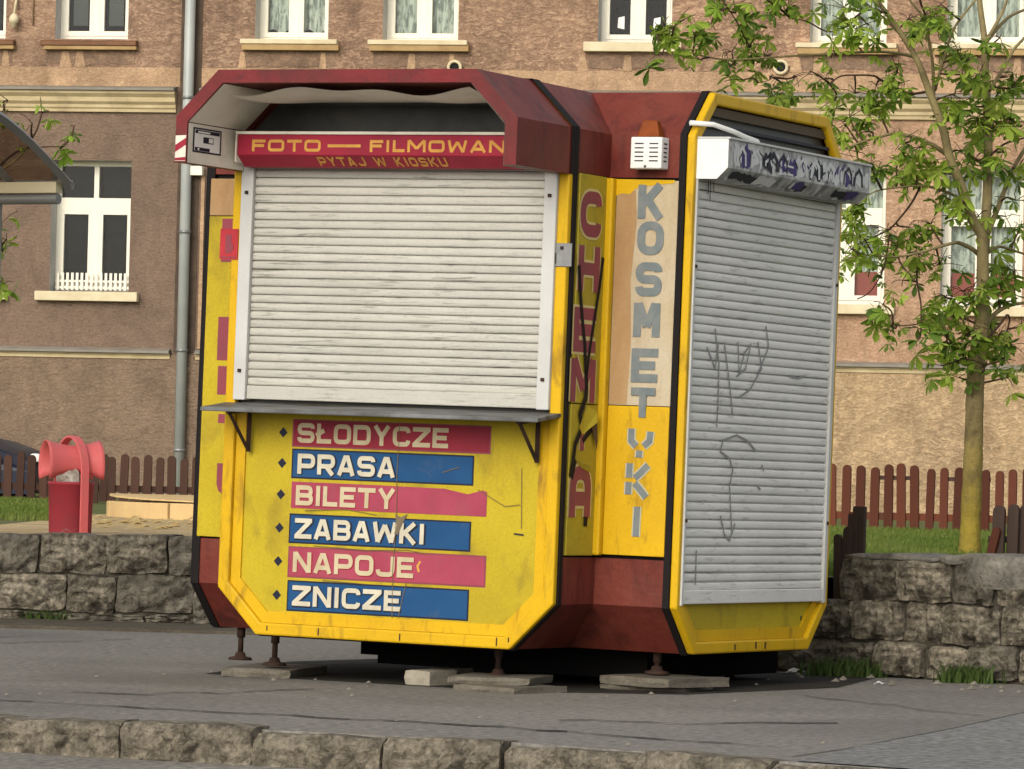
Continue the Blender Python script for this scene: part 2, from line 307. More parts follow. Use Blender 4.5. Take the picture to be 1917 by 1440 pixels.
PL_MID = plaster('ground_floor_plaster', (0.42, 0.262, 0.165), (0.36, 0.225, 0.145), (0.50, 0.335, 0.22), 0.75, 9.5, 0.95)
PL_LOW = plaster('plinth_plaster', (0.45, 0.315, 0.178), (0.34, 0.24, 0.145), (0.55, 0.40, 0.24), 0.9, 8.5, 0.85)
PL_AP = plaster('smooth_brown_patch', (0.235, 0.155, 0.105), (0.20, 0.135, 0.095), (0.30, 0.195, 0.125), 0.2, 6.0)

# ================================================================== THE SETTING
def kerb_y(x): return 15.38 - 0.48 * x if x < 0 else 15.38 - 0.82 * x        # line of the kerb top
def terr(x, y): return 0.433 - 0.0072 * x + 0.00095 * y
road = MB(); road.add([(-400, -400, -0.118), (400, -400, -0.118), (400, 400, -0.118), (-400, 400, -0.118)], [(0, 1, 2, 3)])
tag(road.build('road', ROAD), kind='structure')
sw = MB(); A = (-30, kerb_y(-30) + .10, 0); A2 = (0, kerb_y(0) + .10, 0); Bp = (22, kerb_y(22) + .10, 0)
sw.prism([A, A2, Bp, (40, 10, 0), (40, 58, 0), (-40, 58, 0)], (0, 0, -0.12))
tag(sw.build('pavement', ASPH), kind='structure')
pat = MB(); pp = [(0.93, kerb_y(0.93) + .12), (1.25, 15.8), (2.06, 18.35), (3.2, 21.0), (5, 19.4), (8, kerb_y(8) + .12)]
pat.add([(x, y, 0.004) for x, y in pp], [tuple(range(len(pp)))[::-1]]); tag(pat.build('pavement_patch', ASPN), kind='structure')
seam = MB()
ps = [(0.93, 15.0), (1.22, 15.72), (1.62, 16.9), (2.06, 18.35), (2.4, 19.2)]
for (x0, y0), (x1, y1) in zip(ps[:-1], ps[1:]):
    seam.add([(x0 - .006, y0, .006), (x0 + .008, y0, .006), (x1 + .008, y1, .006), (x1 - .006, y1, .006)], [(0, 1, 2, 3)])
tag(seam.build('pavement_seam', ASPH), kind='structure')
# long crack near the kerb and patch marks
cr = MB(); x = -2.2
pts_ = []
while x < 0.9:
    pts_.append((x, kerb_y(x) + 1.15 - 0.10 * (x + 2) + random.uniform(-.05, .05))); x += 0.11
for (x0, y0), (x1, y1) in zip(pts_[:-1], pts_[1:]):
    w_ = random.uniform(.006, .03)
    cr.add([(x0, y0 - w_, .004), (x1, y1 - w_, .004), (x1, y1 + w_, .004), (x0, y0 + w_, .004)], [(0, 1, 2, 3)])
cr2 = random.Random(21)
for (x_, y_, n_, dx, dy) in ((-2.6, 22.6, 7, .10, .25), (-1.7, 18.2, 9, .11, .10), (1.25, 19.3, 7, .10, -.22), (.2, 16.9, 8, .12, .05)):
    q0 = (x_, y_)
    for k in range(n_):
        q1 = (q0[0] + dx * cr2.uniform(.6, 1.3), q0[1] + dy + cr2.uniform(-.18, .18)); w_ = cr2.uniform(.006, .022)
        cr.add([(q0[0], q0[1] - w_, .004), (q1[0], q1[1] - w_, .004), (q1[0], q1[1] + w_, .004), (q0[0], q0[1] + w_, .004)], [(0, 1, 2, 3)]); q0 = q1
tag(cr.build('pavement_crack', M('crack_dark', (0.025, 0.023, 0.02), 0.95)), kind='structure')

def rough_block(L_, D_, H_, nx, nz, amp, seed, ny=2, rnd=0.3, crag=0.0, smooth=True):
    """hewn stone block: slightly rounded arrises, uneven front; local box [0..L]x[0..D]x[0..H], front at y=0"""
    r = np.random.default_rng(seed); mb = MB(); idx = {}; ph = r.uniform(0, 6, 12); jit = r.uniform(-1, 1, (nx + 1, nz + 1))
    def pos(i, j, k):
        u, v, w = i / nx * 2 - 1, j / ny * 2 - 1, k / nz * 2 - 1
        dx = amp * (math.sin(2.1 * w + ph[0]) * .6 + math.sin(5.3 * w + ph[1]) * .3) * (1 if abs(u) == 1 else .4); dz = amp * (math.sin(2.3 * u + ph[2]) * .5 + math.sin(6.1 * u + ph[3]) * .35) * (1 if abs(w) == 1 else .4)
        dy = 0
        if j == 0:
            e = max(abs(u), abs(w)); dy = amp * (.8 * math.sin(2.6 * u + ph[4]) * math.sin(2.2 * w + ph[5]) + .4 * math.sin(6 * u + ph[6] + 3 * w)) + crag * jit[i, k] * (1 if e < 1 else .3)
            if e == 1: dy += rnd * .02
            if abs(u) == 1 and abs(w) == 1: dx -= u * rnd * .012; dz -= w * rnd * .012
        return (L_ / 2 + u * L_ / 2 + dx, D_ / 2 + v * D_ / 2 + dy, H_ / 2 + w * H_ / 2 + dz)
    def vid(i, j, k):
        q = (i, j, k)
        if q not in idx: idx[q] = len(mb.v); mb.v.append(pos(i, j, k))
        return idx[q]
    def face(a): mb.f.append(a); mb.m.append(0); mb.sm.append(smooth)
    for i in range(nx):
        for k in range(nz): face((vid(i, 0, k), vid(i+1, 0, k), vid(i+1, 0, k+1), vid(i, 0, k+1)))
    for i in range(nx):
        for j in range(ny): face((vid(i, j, nz), vid(i+1, j, nz), vid(i+1, j+1, nz), vid(i, j+1, nz)))
    for j in range(ny):
        for k in range(nz):
            face((vid(0, j+1, k), vid(0, j, k), vid(0, j, k+1), vid(0, j+1, k+1))); face((vid(nx, j, k), vid(nx, j+1, k), vid(nx, j+1, k+1), vid(nx, j, k+1)))
    return mb

# kerb
kerb = tag(empty('kerb', (0, 15.42, 0)), kind='structure')
kpx = [-2.75, -2.26, -1.80, -1.33, -0.86, -0.41, -0.01, 0.42, 0.83, 1.22, 1.62, 2.05, 2.5]
for i in range(len(kpx) - 1):
    x0, x1 = kpx[i], kpx[i+1]; ka = math.atan2(kerb_y(x1) - kerb_y(x0), x1 - x0); L_ = math.hypot(x1 - x0, kerb_y(x1) - kerb_y(x0)) - 0.010
    drop = -0.012 if x0 > 0.8 else 0
    b = rough_block(L_, 0.16, 0.17, 16, 7, 0.006, 100 + i, 3, 1.0, .009, False)
    o = b.build('kerb_stone', KERB, kerb, loc=(x0, kerb_y(x0) - 15.42 - 0.02 + random.uniform(-.012, .012), -0.168 + drop + random.uniform(-.01, .006)))
    o.rotation_euler = (rad(random.uniform(-2, 2)), rad(random.uniform(-.6, .6)), ka + rad(random.uniform(-.5, .5)))

# terrace (raised ground behind the walls)
lawn = MB(); fr = [(-40, 33.5), (-6, 27.25), (-.75, 26.25), (1.4, 22.15), (2.6, 21.15), (6.3, 18.1), (40, -9)]
pg = fr + [(40, 75), (-40, 75)]
lawn.add([(x, y, terr(x, y)) for x, y in pg], [tuple(range(len(pg)))])
# bank down to the pavement in the gap between the two walls
lawn.add([(-.8, 26.25, terr(-.8, 26.25)), (1.4, 22.15, terr(1.4, 22.15)), (1.1, 21.85, 0.0), (-1.1, 25.0, 0.0)], [(0, 3, 2, 1)])
tag(lawn.build('lawn_ground', LAWN), kind='structure')
sp = MB(); ss = [(-3.2, 26.7), (-2.9, 34), (-3.7, 39.4), (-1.0, 39.4), (0.4, 30), (-.8, 26.4)]
ss = [(-3.35, 27.0), (-3.35, 33), (-3.5, 36.5), (-3.3, 39.2), (0.4, 39.2), (0.4, 30), (-.8, 26.6)]
sp.add([(x, y, terr(x, y) + .006) for x, y in ss], [tuple(range(len(ss)))[::-1]]); tag(sp.build('sandy_ground', SAND), kind='structure')
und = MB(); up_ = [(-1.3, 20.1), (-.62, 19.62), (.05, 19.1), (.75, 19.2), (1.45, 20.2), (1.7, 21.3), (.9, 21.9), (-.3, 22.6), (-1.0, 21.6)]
und.add([(x, y, .002) for x, y in up_], [tuple(range(len(up_)))]); tag(und.build('painted_ground_shade', M('ground_shade_paint', (0.022, 0.019, 0.016), .95, (0.040, 0.035, 0.028), 4, fine=.3, bump=.6, bscale=40)), kind='structure')  # dark sheet that paints in the kiosk's shadow on the ground
foot = MB()
foot.prism([(-6, 25.6, 0.0), (-.9, 24.95, 0), (-.9, 26.0, 0), (-6, 26.85, 0)], (0, 0, 0.018))
tag(foot.build('dirt_strip', M('dusty_dirt', (0.125, 0.108, 0.08), 0.95, (0.085, 0.072, 0.055), 5, fine=0.25, bump=.8, bscale=25, bdist=.02)), kind='structure')

# stone walls
SHADEST = M('shade_painted_stone', (0.035, 0.031, 0.025), .95, (0.018, 0.016, 0.013), 9, bump=.8, bscale=20)  # stone colour darkened to paint in the shade behind the kiosk
def stone_wall(name, label, P0, P1, courses, D_, mats, seed, smin, smax, skip=None):
    r = random.Random(seed); P0 = Vector(P0); P1 = Vector(P1); d = (P1 - P0); Lw = d.length; ang = math.atan2(d.y, d.x)
    root = tag(empty(name, (P0.x, P0.y, 0), ang), label, 'wall', 'low rubble stone walls along the pavement')
    zt = sum(h for h, s0 in courses); core = MB(); z = 0
    for h, s0 in courses:
        core.box((s0 + .03, .035, z - .02), (Lw - .02, D_, z + h - .025)); z += h + 0.0
    core.build('mortar_core', MORT, root)
    z = 0; sd = seed * 50
    for ci, (h, s0) in enumerate(courses):
        u = s0
        while u < Lw - .05:
            L_ = min(r.uniform(smin, smax), Lw - u); 
            if Lw - u - L_ < smin * .5: L_ = Lw - u
            hh = h - r.uniform(.004, .018); sd += 1
            if L_ > .08:
                b = rough_block(L_ - r.uniform(.006, .020), D_ * .9, hh, 9, 7, 0.008, sd, 2, .5, .015, False)
                o = b.build('stone', SHADEST if (len(courses) == 3 and courses[1][1] > 1 and u < 2.35) else r.choice(mats), root, loc=(u + .01, r.uniform(-.02, .02), z + r.uniform(0, .012)))
                o.rotation_euler = (0, rad(r.uniform(-2, 2)), rad(r.uniform(-2, 2)))
            u += L_
        z += h
    return root
stone_wall('stone_wall', 'low dark rubble stone wall in front of the red bin and sandpit', (-5.6, 26.85), (-.8, 26.0), [(.06, 0), (.22, 0), (.225, 0)], .4, [STONE, STONE, STONE2], 3, .26, .50)
stone_wall('stone_wall', 'low brown rubble stone wall below the young chestnut tree', (-.72, 23.41), (4.9, 18.85), [(.165, 0), (.185, 2.72), (.20, 2.90)], .4, [STONE2, STONE2, STONE], 9, .20, .36)

RW = [o for o in COL.objects if o.name.startswith('stone_wall') and o.location.x > -1][0]
CAPM = M('pale_cap_mortar', (0.25, 0.235, 0.205), .9, (0.15, 0.14, 0.12), 7, fine=.3, fscale=30, bump=.8, bscale=18, bdist=.03)
for (u0, L_, z_, h_, y_) in ((2.93, .52, .537, .028, .01), (3.46, .30, .537, .040, -.006), (3.62, 1.3, .425, .150, -.018)):
    cb_ = rough_block(L_, .40, h_, 9, 3, .012, int(u0 * 100), 3, .6, .008); cb_.build('concrete_cap', CAPM, RW, loc=(u0, y_, z_))
# ================================================================== THE BUILDING
BL = tag(empty('apartment_building', (0, 63.0, 0.0), -rad(10)), 'old tenement building with tan rough plaster and white windows behind the kiosk', 'building')
US0, US1 = 6.81, 8.55; GS0, GS1 = 3.31, 5.13; RV = 0.35
up_w = [(-10.6, -9.55), (-8.32, -7.25), (-6.54, -5.5), (-3.70, -2.67), (-1.91, -.86), (1.07, 2.08), (3.96, 4.99), (5.80, 6.86), (8.4, 9.4)]
gr_w = [(-10.6, -9.5), (-8.36, -7.28), (-6.53, -5.40), (-3.72, -2.65), (-1.91, -.86), (1.07, 2.08), (3.97, 5.03), (5.78, 6.87), (8.4, 9.4)]
def facade(name, u0, u1, z0, z1, ops, mat, y=0.0):
    us = sorted({u0, u1, *[a for o in ops for a in o[:2]]}); zs = sorted({z0, z1, *[a for o in ops for a in o[2:]]}); mb = MB()
    for i in range(len(us)-1):
        for j in range(len(zs)-1):
            uc, zc = (us[i]+us[i+1])/2, (zs[j]+zs[j+1])/2
            if any(o[0] < uc < o[1] and o[2] < zc < o[3] for o in ops): continue
            mb.add([(us[i], y, zs[j]), (us[i+1], y, zs[j]), (us[i+1], y, zs[j+1]), (us[i], y, zs[j+1])], [(0, 1, 2, 3)])
    for a, b, c, d in ops:
        mb.add([(a, y, c), (a, y+RV, c), (a, y+RV, d), (a, y, d)], [(0, 1, 2, 3)], 1); mb.add([(b, y, c), (b, y, d), (b, y+RV, d), (b, y+RV, c)], [(0, 1, 2, 3)], 1)
        mb.add([(a, y, d), (a, y+RV, d), (b, y+RV, d), (b, y, d)], [(0, 1, 2, 3)], 1); mb.add([(a, y, c), (b, y, c), (b, y+RV, c), (a, y+RV, c)], [(0, 1, 2, 3)], 1)
    return mb.build(name, [mat, REVL], BL)
E0, E1 = -14.0, 14.0
facade('upper_wall', E0, E1, 6.42, 10.4, [(a, b, US0, US1) for a, b in up_w], PL_UP)
facade('plaster_band', E0, E1, 6.16, 6.42, [], PL_BAND, -0.004)
facade('ground_floor_wall', E0, E1, 2.46, 6.16, [(a, b, GS0, GS1) for a, b in gr_w], PL_MID)
facade('plinth', E0, E1, -.2, 2.46, [], PL_LOW, -0.03)
rest = MB(); rest.box((E0, 0.36, -.2), (E0 + .3, 10, 10.4)); rest.box((E1 - .3, .36, -.2), (E1, 10, 10.4)); rest.box((E0, 9.7, -.2), (E1, 10, 10.4)); rest.build('side_wall', PL_UP, BL)
rf = MB(); rf.prism([(E0 - .3, -.4, 10.4), (E0 - .3, 10.4, 10.4), (E0 - .3, 5, 14)], (E1 - E0 + .6, 0, 0)); rf.build('roof', M('roof_tile', (0.22, 0.08, 0.05), .8), BL)
def strip(name, prof, u0, u1, mat):
    mb = MB(); mb.prism([(u0, -y, z) for y, z in prof], (u1 - u0, 0, 0)); return mb.build(name, mat, BL)
for a, b in ((E0, -4.78), (-4.42, E1)):
    strip('cornice', [(0.0, 5.80), (.05, 5.80), (.05, 5.84), (.07, 5.86), (.07, 5.90), (.11, 5.94), (.11, 6.0), (.16, 6.05), (.16, 6.085), (0, 6.085)], a, b, MOULD)
    strip('cornice_flashing', [(0, 6.09), (.20, 6.09), (.20, 6.125), (0, 6.16)], a, b if b < 0 else b, FLASH)
    strip('string_course', [(.03, 2.40), (.05, 2.40), (.05, 2.445), (.065, 2.45), (.065, 2.47), (.03, 2.47)], a, b, MOULD)
    strip('string_ledge', [(.0, 2.475), (.12, 2.475), (.12, 2.51), (0, 2.545)], a, b, FLASH)
# drainpipe; the flat dark strip behind it paints in the groove's shade
gv = MB(); gv.box((-4.74, -.012, 2.5), (-4.44, -.006, 10.4)); gv.build('groove_shade_strip', M('groove_shade', (0.075, 0.055, 0.042), .95, (0.12, 0.085, 0.06), 5), BL)
dp = MB(); dp.tube([(-4.59, -.13, 10.4), (-4.59, -.13, 0.45)], .073, 14); dpo = dp.build('drainpipe', PIPE, BL)
for z in (9.2, 7.6, 6.0, 4.15, 2.52, 1.15):
    c = MB(); c.tube([(-4.59, -.13, z - .02), (-4.59, -.13, z + .02)], .086, 14); c.build('pipe_collar', STEEL, dpo)
el = MB(); el.prism([(-4.66, -.16, 5.06), (-4.36, -.16, 5.06), (-4.36, -.16, 4.93), (-4.53, -.16, 4.93), (-4.66, -.16, 4.99)], (0, .13, 0)); el.build('pipe_bracket', PVC, BL, .01)
cs = MB(); cs.box((-4.40, -.035, 2.55), (-4.35, -.004, 4.93)); cs.build('plaster_edge_strip', PL_BAND, BL)

def pane_grid(mb, x0, x1, z0, z1, y):
    mb.add([(x0, y, z0), (x1, y, z0), (x1, y, z1), (x0, y, z1)], [(0, 1, 2, 3)])
def window(a, b, z0, z1, cur, transom, sill, extra=None):
    """frame = the window part; panes, curtain, sill = sub-parts"""
    y = RV - .07; fw = .065; mb = MB(); mid = (a+b)/2
    mb.box((a, y, z0), (a+fw, y+.07, z1)); mb.box((b-fw, y, z0), (b, y+.07, z1)); mb.box((a+fw, y, z0), (b-fw, y+.07, z0+fw)); mb.box((a+fw, y, z1-fw), (b-fw, y+.07, z1))
    zt = z1 - fw
    lights = []
    if transom:
        mb.box((a+fw, y-.01, zt-.62), (b-fw, y+.07, zt-.44)); mb.box((mid-.035, y-.005, zt-.44), (mid+.035, y+.06, zt))
        lights += [(a+fw, mid-.035, zt-.44, zt), (mid+.035, b-fw, zt-.44, zt)]; zc = zt - .62
    else: zc = zt
    mb.box((mid-.055, y-.012, z0+fw), (mid+.055, y+.06, zc))
    for (p, q) in ((a+fw, mid-.055), (mid+.055, b-fw)):
        s = .05
        mb.box((p, y-.01, z0+fw), (p+s, y+.05, zc)); mb.box((q-s, y-.01, z0+fw), (q, y+.05, zc)); mb.box((p+s, y-.01, z0+fw), (q-s, y+.05, z0+fw+s+.02)); mb.box((p+s, y-.01, zc-s), (q-s, y+.05, zc))
        lights.append((p+s, q-s, z0+fw+s+.02, zc-s))
    w = mb.build('window', PVC, BL, .004)
    for l in lights:
        g = MB(); pane_grid(g, *l, y+.03); g.build('pane', GLS, w)
    bk = MB(); bk.box((a, y+.55, z0), (b, y+.6, z1)); bk.build('dark_room', ROOM, w)
    bk = MB(); bk.box((a-.01, y+.071, z0), (a, y+.6, z1)); bk.box((b, y+.071, z0), (b+.01, y+.6, z1)); bk.box((a, y+.071, z1), (b, y+.6, z1+.01)); bk.box((a, y+.071, z0-.01), (b, y+.6, z0)); bk.build('room_side', ROOM, w)
    if cur:
        kind, lo = cur; c = MB()
        mat = {'lace': CURT_W, 'blind': CURT_B, 'dark': CURT_D}[kind]
        if kind == 'lace':
            ph = random.uniform(0, 6)
            c.grid(lambda u, v: Vector((a + .03 + u * (b-a-.06), y + .13 + .025 * math.sin(u * 55 + ph + v) + .012 * math.sin(u * 131 + 2 * v), z0 + lo + .03 * math.sin(u * 24 + ph) + v * (z1 - z0 - lo))), 60, 5)
        else:
            for q in lights:
                c.box((q[0] + .05, y+.06, q[2] + lo), (q[1] - .04, y+.068, q[3] + .1))
        c.build('curtain' if kind == 'lace' else 'blind', mat, w)
    if sill:
        s = MB(); e0, e1 = a - .18, b + .15
        if sill == 'brown':
            s.prism([(e0, .3, z0 + .02), (e0, -.10, z0 - .03), (e0, -.13, z0 - .05), (e0, -.13, z0 - .10), (e0, .0, z0 - .10)], (e1 - e0, 0, 0)); so = s.build('sill', SILLB, w, .008)
            s2 = MB(); s2.box((e0 + .05, -.11, z0 - .155), (e1 - .0, .0, z0 - .103)); s2.build('sill_moulding', SILLT, w, .006)
        elif sill == 'white':
            s.box((e0, -.14, z0 - .06), (e1, .3, z0 + .005)); so = s.build('sill', SILLW, w, .006)
            s2 = MB(); s2.box((e0 + .02, -.12, z0 - .145), (e1 + .02, .0, z0 - .063)); s2.build('sill_moulding', SILLT, w, .006)
        else:
            s.box((e0 + .0, -.12, z0 - .13), (e1 + .0, .3, z0 - .0)); so = s.build('sill', SILLW, w, .01)
    return w
cu = [('dark', .1), ('dark', .1), ('blind', .08), ('lace', .16), ('lace', .02), None, ('lace', .05), ('lace', .1), ('lace', 0)]
su = ['brown', 'brown', 'brown', 'white', 'white', 'plain', 'white', 'white', 'white']
wins_up = [window(a, b, US0, US1, c, False, s) for (a, b), c, s in zip(up_w, cu, su)]
cg = [('dark', .1), ('dark', .1), ('dark', 0.0), ('lace', .1), ('dark', .1), ('lace', .2), ('lace', .42), ('lace', .40), ('lace', .1)]
wins_gr = [window(a, b, GS0, GS1, c, True, 'stone') for (a, b), c in zip(gr_w, cg)]
# stickers in the dark window, white lattice, red boxes
st = MB(); y = RV - .045
for x0, x1, z0_, zz in ((1.29, 1.385, 7.02, 7.20), (1.78, 1.88, 7.02, 7.19)):
    st.add([(x0, y, z0_ + .02), (x1, y, z0_), (x1, y, zz), (x0 + .01, y, zz - .02)], [(0, 1, 2, 3)])
st.build('paper_notice', WHT, wins_up[5])
for k, (a, b) in ((2, gr_w[2]),):
    la = MB(); n = 15; yy = .18
    for i in range(n):
        x0 = a + .05 + i * (b - a - .1) / n; la.box((x0, yy, GS0 + .03), (x0 + .036, yy + .012, GS0 + .27))
    la.box((a + .03, yy + .013, GS0 + .05), (b - .03, yy + .025, GS0 + .085)); la.box((a + .03, yy + .013, GS0 + .14), (b - .03, yy + .025, GS0 + .17)); la.build('sill_lattice', PVC, wins_gr[k])
for k in (6, 7):
    a, b = gr_w[k]; rb = MB(); rb.box((a + .12, RV + .02, GS0 + .13), (b - .1, RV + .06, GS0 + .46)); rb.build('red_box', REDB, wins_gr[k])
# smooth brown aprons under the upper windows
for i, (a, b) in enumerate(up_w):
    r = random.Random(i + 4); ap = MB(); n = 9; top = [(a - .12 + (b - a + .22) * k / n, 6.655) for k in range(n + 1)]
    bot = [(x, 6.435 + r.uniform(0, .05)) for x, z in top]
    lst = [(x, -.008, z) for x, z in top] + [(x, -.008, z) for x, z in bot[::-1]]
    ap.prism(lst[::-1], (0, .006, 0)); ap.build('plaster_patch', PL_AP, BL)
    for kk in range(2):
        x0 = a + r.uniform(-.3, 1.2); v = MB(); w0 = r.uniform(.05, .1)
        v.prism([(x0, -.012, 6.64), (x0 - .03, -.012, 6.42), (x0 + w0 + r.uniform(0, .08), -.012, 6.42), (x0 + w0, -.012, 6.64)], (0, .010, 0)); v.build('plaster_repair', PL_BAND, BL)
# pipe-vent rings, wall insulator
for u, z in ((-.89, 6.45), (3.58, 6.49)):
    t = MB(); t.tube([(u + .085 * math.cos(q * math.pi / 9), -.05, z + .085 * math.sin(q * math.pi / 9)) for q in range(19)], .022, 8, cap=False); t.build('vent_ring', SILLW, BL)
    t = MB(); t.lathe([(0, 0), (.075, 0)], 16); t.build('vent_dark_disc', DARKIN, BL, loc=(u, -.03, z)).rotation_euler = (rad(90), 0, 0)
wl = MB(); wl.lathe([(.0, -.09), (.035, -.085), (.045, -.03), (.065, -.02), (.07, .03), (.06, .06), (.03, .10), (.0, .11)], 14, (-7.10, -.12, 7.04)); wl.tube([(-7.1, -.12, 7.14), (-7.09, -.05, 7.35), (-7.09, -.03, 8.8)], .018, 6); wl.tube([(-7.1, -.10, 7.04), (-7.1, 0, 7.06)], .02, 6)
wl.build('cable_insulator', SILLW, BL)
cb = MB(); cb.tube([(-6.86, -.02, 10.4), (-6.86, -.02, 7.0)], .014, 6); cb.build('wall_cable', PL_BAND, BL)

# ================================================================== FENCES
def picket_mesh(w, h, t=.022, style=0):
    mb = MB(); n = 6
    if style == 0: top = [(w/2 * math.cos(math.pi * k / n), h - w/2 + w/2 * math.sin(math.pi * k / n)) for k in range(n + 1)]
    else: top = [(w/2, h), (-w/2, h)]
    poly = [(-w/2, 0, 0), (w/2, 0, 0)] + [(x, 0, z) for x, z in top]
    mb.prism(poly, (0, t, 0)); return mb
def picket_fence(name, label, P0, P1, h, w, gap, mat, zfn, railz, seed, dense=None, group='picket fences along the lawn'):
    r = random.Random(seed); P0 = Vector((*P0, 0)); P1 = Vector((*P1, 0)); d = P1 - P0; Lf = d.length; ang = math.atan2(d.y, d.x); d.normalize()
    root = tag(empty(name, (P0.x, P0.y, zfn(P0.x, P0.y)), ang), label, 'fence', group)
    me = picket_mesh(w, h).mesh('picket', [mat]); u = 0
    z0 = zfn(P0.x, P0.y); z1 = zfn(P1.x, P1.y)
    while u < Lf:
        zz = (z1 - z0) * u / Lf
        o = inst(me, 'picket', root, (u, 0, zz + r.uniform(-.02, .02)), (0, rad(r.uniform(-1.5, 1.5)), 0), (r.uniform(.93, 1.07), 1, r.uniform(.97, 1.03)))
        u += w + (gap if not (dense and dense[0] < u < dense[1]) else .008) * r.uniform(.85, 1.15)
    for rz_ in railz:
        mb = MB(); mb.add([(0, .024, rz_), (Lf, .024, rz_ + z1 - z0), (Lf, .024, rz_ + z1 - z0 + .07), (0, .024, rz_ + .07), (0, .06, rz_), (Lf, .06, rz_ + z1 - z0), (Lf, .06, rz_ + z1 - z0 + .07), (0, .06, rz_ + .07)],
             [(0,1,2,3),(7,6,5,4),(3,2,6,7),(0,4,5,1),(0,3,7,4),(1,5,6,2)]); mb.build('rail', mat, root)
    return root
def fz_l(x, y): return 0.515
def fz_r(x, y): return 0.44
lf = picket_fence('picket_fence', 'dark brown picket fence behind the red bin and sandpit', (-7.2, 49.2), (-1.4, 48.0), .50, .085, .045, FENB, fz_l, (.12,), 5, (2.35, 3.05))
rfen = picket_fence('picket_fence', 'red brown round topped picket fence in front of the tan wall at right', (-.6, 46.6), (6.6, 43.0), .64, .085, .055, FENR, fz_r, (.12,), 6)
for a, b in ((3.35, 4.05), (4.62, 5.02), (5.25, 5.75)):          # dark top rail, broken in places, on the far side
    mb = MB(); mb.box((a, .026, .505), (b, .06, .545)); mb.build('dark_rail', FENK, rfen)
def low_pickets(label, items, mat, rails):
    x, y, z, *_ = items[0]
    root = tag(empty('broken_fence', (x, y, z)), label, 'fence', 'broken fence pieces behind the wall')
    for (px, py, pz, w, h, sty, tilt, m_) in items:
        mb = picket_mesh(w, h, .025, sty); o = mb.build('picket', m_, root, loc=(px - x, py - y, pz - z)); o.rotation_euler = (0, rad(tilt), rad(-30))
    for (a, b) in rails:
        mb = MB(); mb.tube([Vector(a) - Vector((x, y, z)), Vector(b) - Vector((x, y, z))], .02, 4); mb.build('rail', mat, root)
q = lambda px, py, Y: at(px, py, Y)
it = []
for px, yt, yb, w, sty, tl in ((1601, 948, 1132, .062, 1, 0), (1588, 962, 1132, .05, 1, 1), (1575, 985, 1132, .045, 0, 3), (1566, 1000, 1132, .035, 0, -2)):
    p = q(px, yb, 21.95); t = q(px, yt, 21.95); it.append((p.x, p.y, p.z, w, t.z - p.z, sty, tl + 1, FENK))
low_pickets('dark broken fence end standing on the wall beside the grey shutter', it, FENK, [])
it = []
for px, yt, yb, w, sty, tl, m_ in ((1866, 946, 1052, .075, 0, 1, FENK), (1893, 944, 1052, .07, 0, 1, FENK), (1916, 944, 1052, .075, 0, 1, FENK), (1848, 985, 1050, .05, 0, 14, FENR), (1940, 944, 1052, .075, 0, 1, FENK)):
    p = q(px, yb, 27.2); t = q(px, yt, 27.2); it.append((p.x, p.y, p.z - .03, w, t.z - p.z + .03, sty, tl, m_))
low_pickets('dark picket fence piece at the right foot of the chestnut tree', it, FENK, [(q(1850, 1010, 27.25), q(1945, 1010, 27.25))])

# ================================================================== KIOSK
KR = tag(empty('kiosk', (0.007, 20.519, 0.1732)), 'closed yellow and maroon street kiosk with two roller shutters standing on the pavement', 'kiosk')
KR.rotation_mode = 'YXZ'; KR.rotation_euler = (-0.005, 0.0159, -0.4688)
S = 1.179; SB = 1.13; w = .80; H = 2.36; CH = .195
def octo(wd, z0, z1, c): return [(-wd + c, z0), (wd - c, z0), (wd, z0 + c), (wd, z1 - c), (wd - c, z1), (-wd + c, z1), (-wd, z1 - c), (-wd, z0 + c)]
def inset(d, c=CH): k = d * (math.sqrt(2) - 1) * 0 + d * 0.586; return octo(w - d, d, H - d, c - d + .414 * d) if False else octo(w - d, d, H - d, c - k)
def fr3(face, a, out, z):                       # face F: (a, -out, z) ; R: (out, a, z); L: (-out,-a,z); B: (-a,out,z)
    return {'F': Vector((a, -out, z)), 'R': Vector((out, a, z)), 'L': Vector((-out, -a, z)), 'B': Vector((-a, out, z))}[face]
def nrm(face): return {'F': Vector((0, -1, 0)), 'R': Vector((1, 0, 0)), 'L': Vector((-1, 0, 0)), 'B': Vector((0, 1, 0))}[face]
# body: cross-shaped plan lofted with chamfered top and bottom
body = MB(); levels = [(0, w - CH), (CH, w), (.39, w), (.391, w - .02), (1.984, w - .02), (1.985, w), (H - CH, w), (H, w - CH)]
def plan(k): return [(-k, -SB), (k, -SB), (k, -k), (SB, -k), (SB, k), (k, k), (k, SB), (-k, SB), (-k, k), (-SB, k), (-SB, -k), (-k, -k)]
vs = []; fs = []; ms = []
for z, k in levels: vs += [(x, y, z) for x, y in plan(k)]
for i in range(len(levels) - 1):
    for j in range(12):
        j2 = (j + 1) % 12; body.add([vs[i*12+j], vs[i*12+j2], vs[(i+1)*12+j2], vs[(i+1)*12+j]], [(0, 1, 2, 3)], 1 if i in (2, 3, 4) else 0)
body.add(vs[:12], [tuple(range(11, -1, -1))]); body.add(vs[-12:], [tuple(range(12))])
body.build('body', [MAR, BLK], KR)
def face_ring(name, face, o_in, i_in, y0, y1, mat, bevel=.006, lo=None):
    mb = MB(); mb.ring([fr3(face, a, y0, z) for a, z in inset(o_in)], [fr3(face, a, y0, z) for a, z in inset(i_in)], nrm(face) * (y1 - y0)); return mb.build(name, mat, KR, bevel)
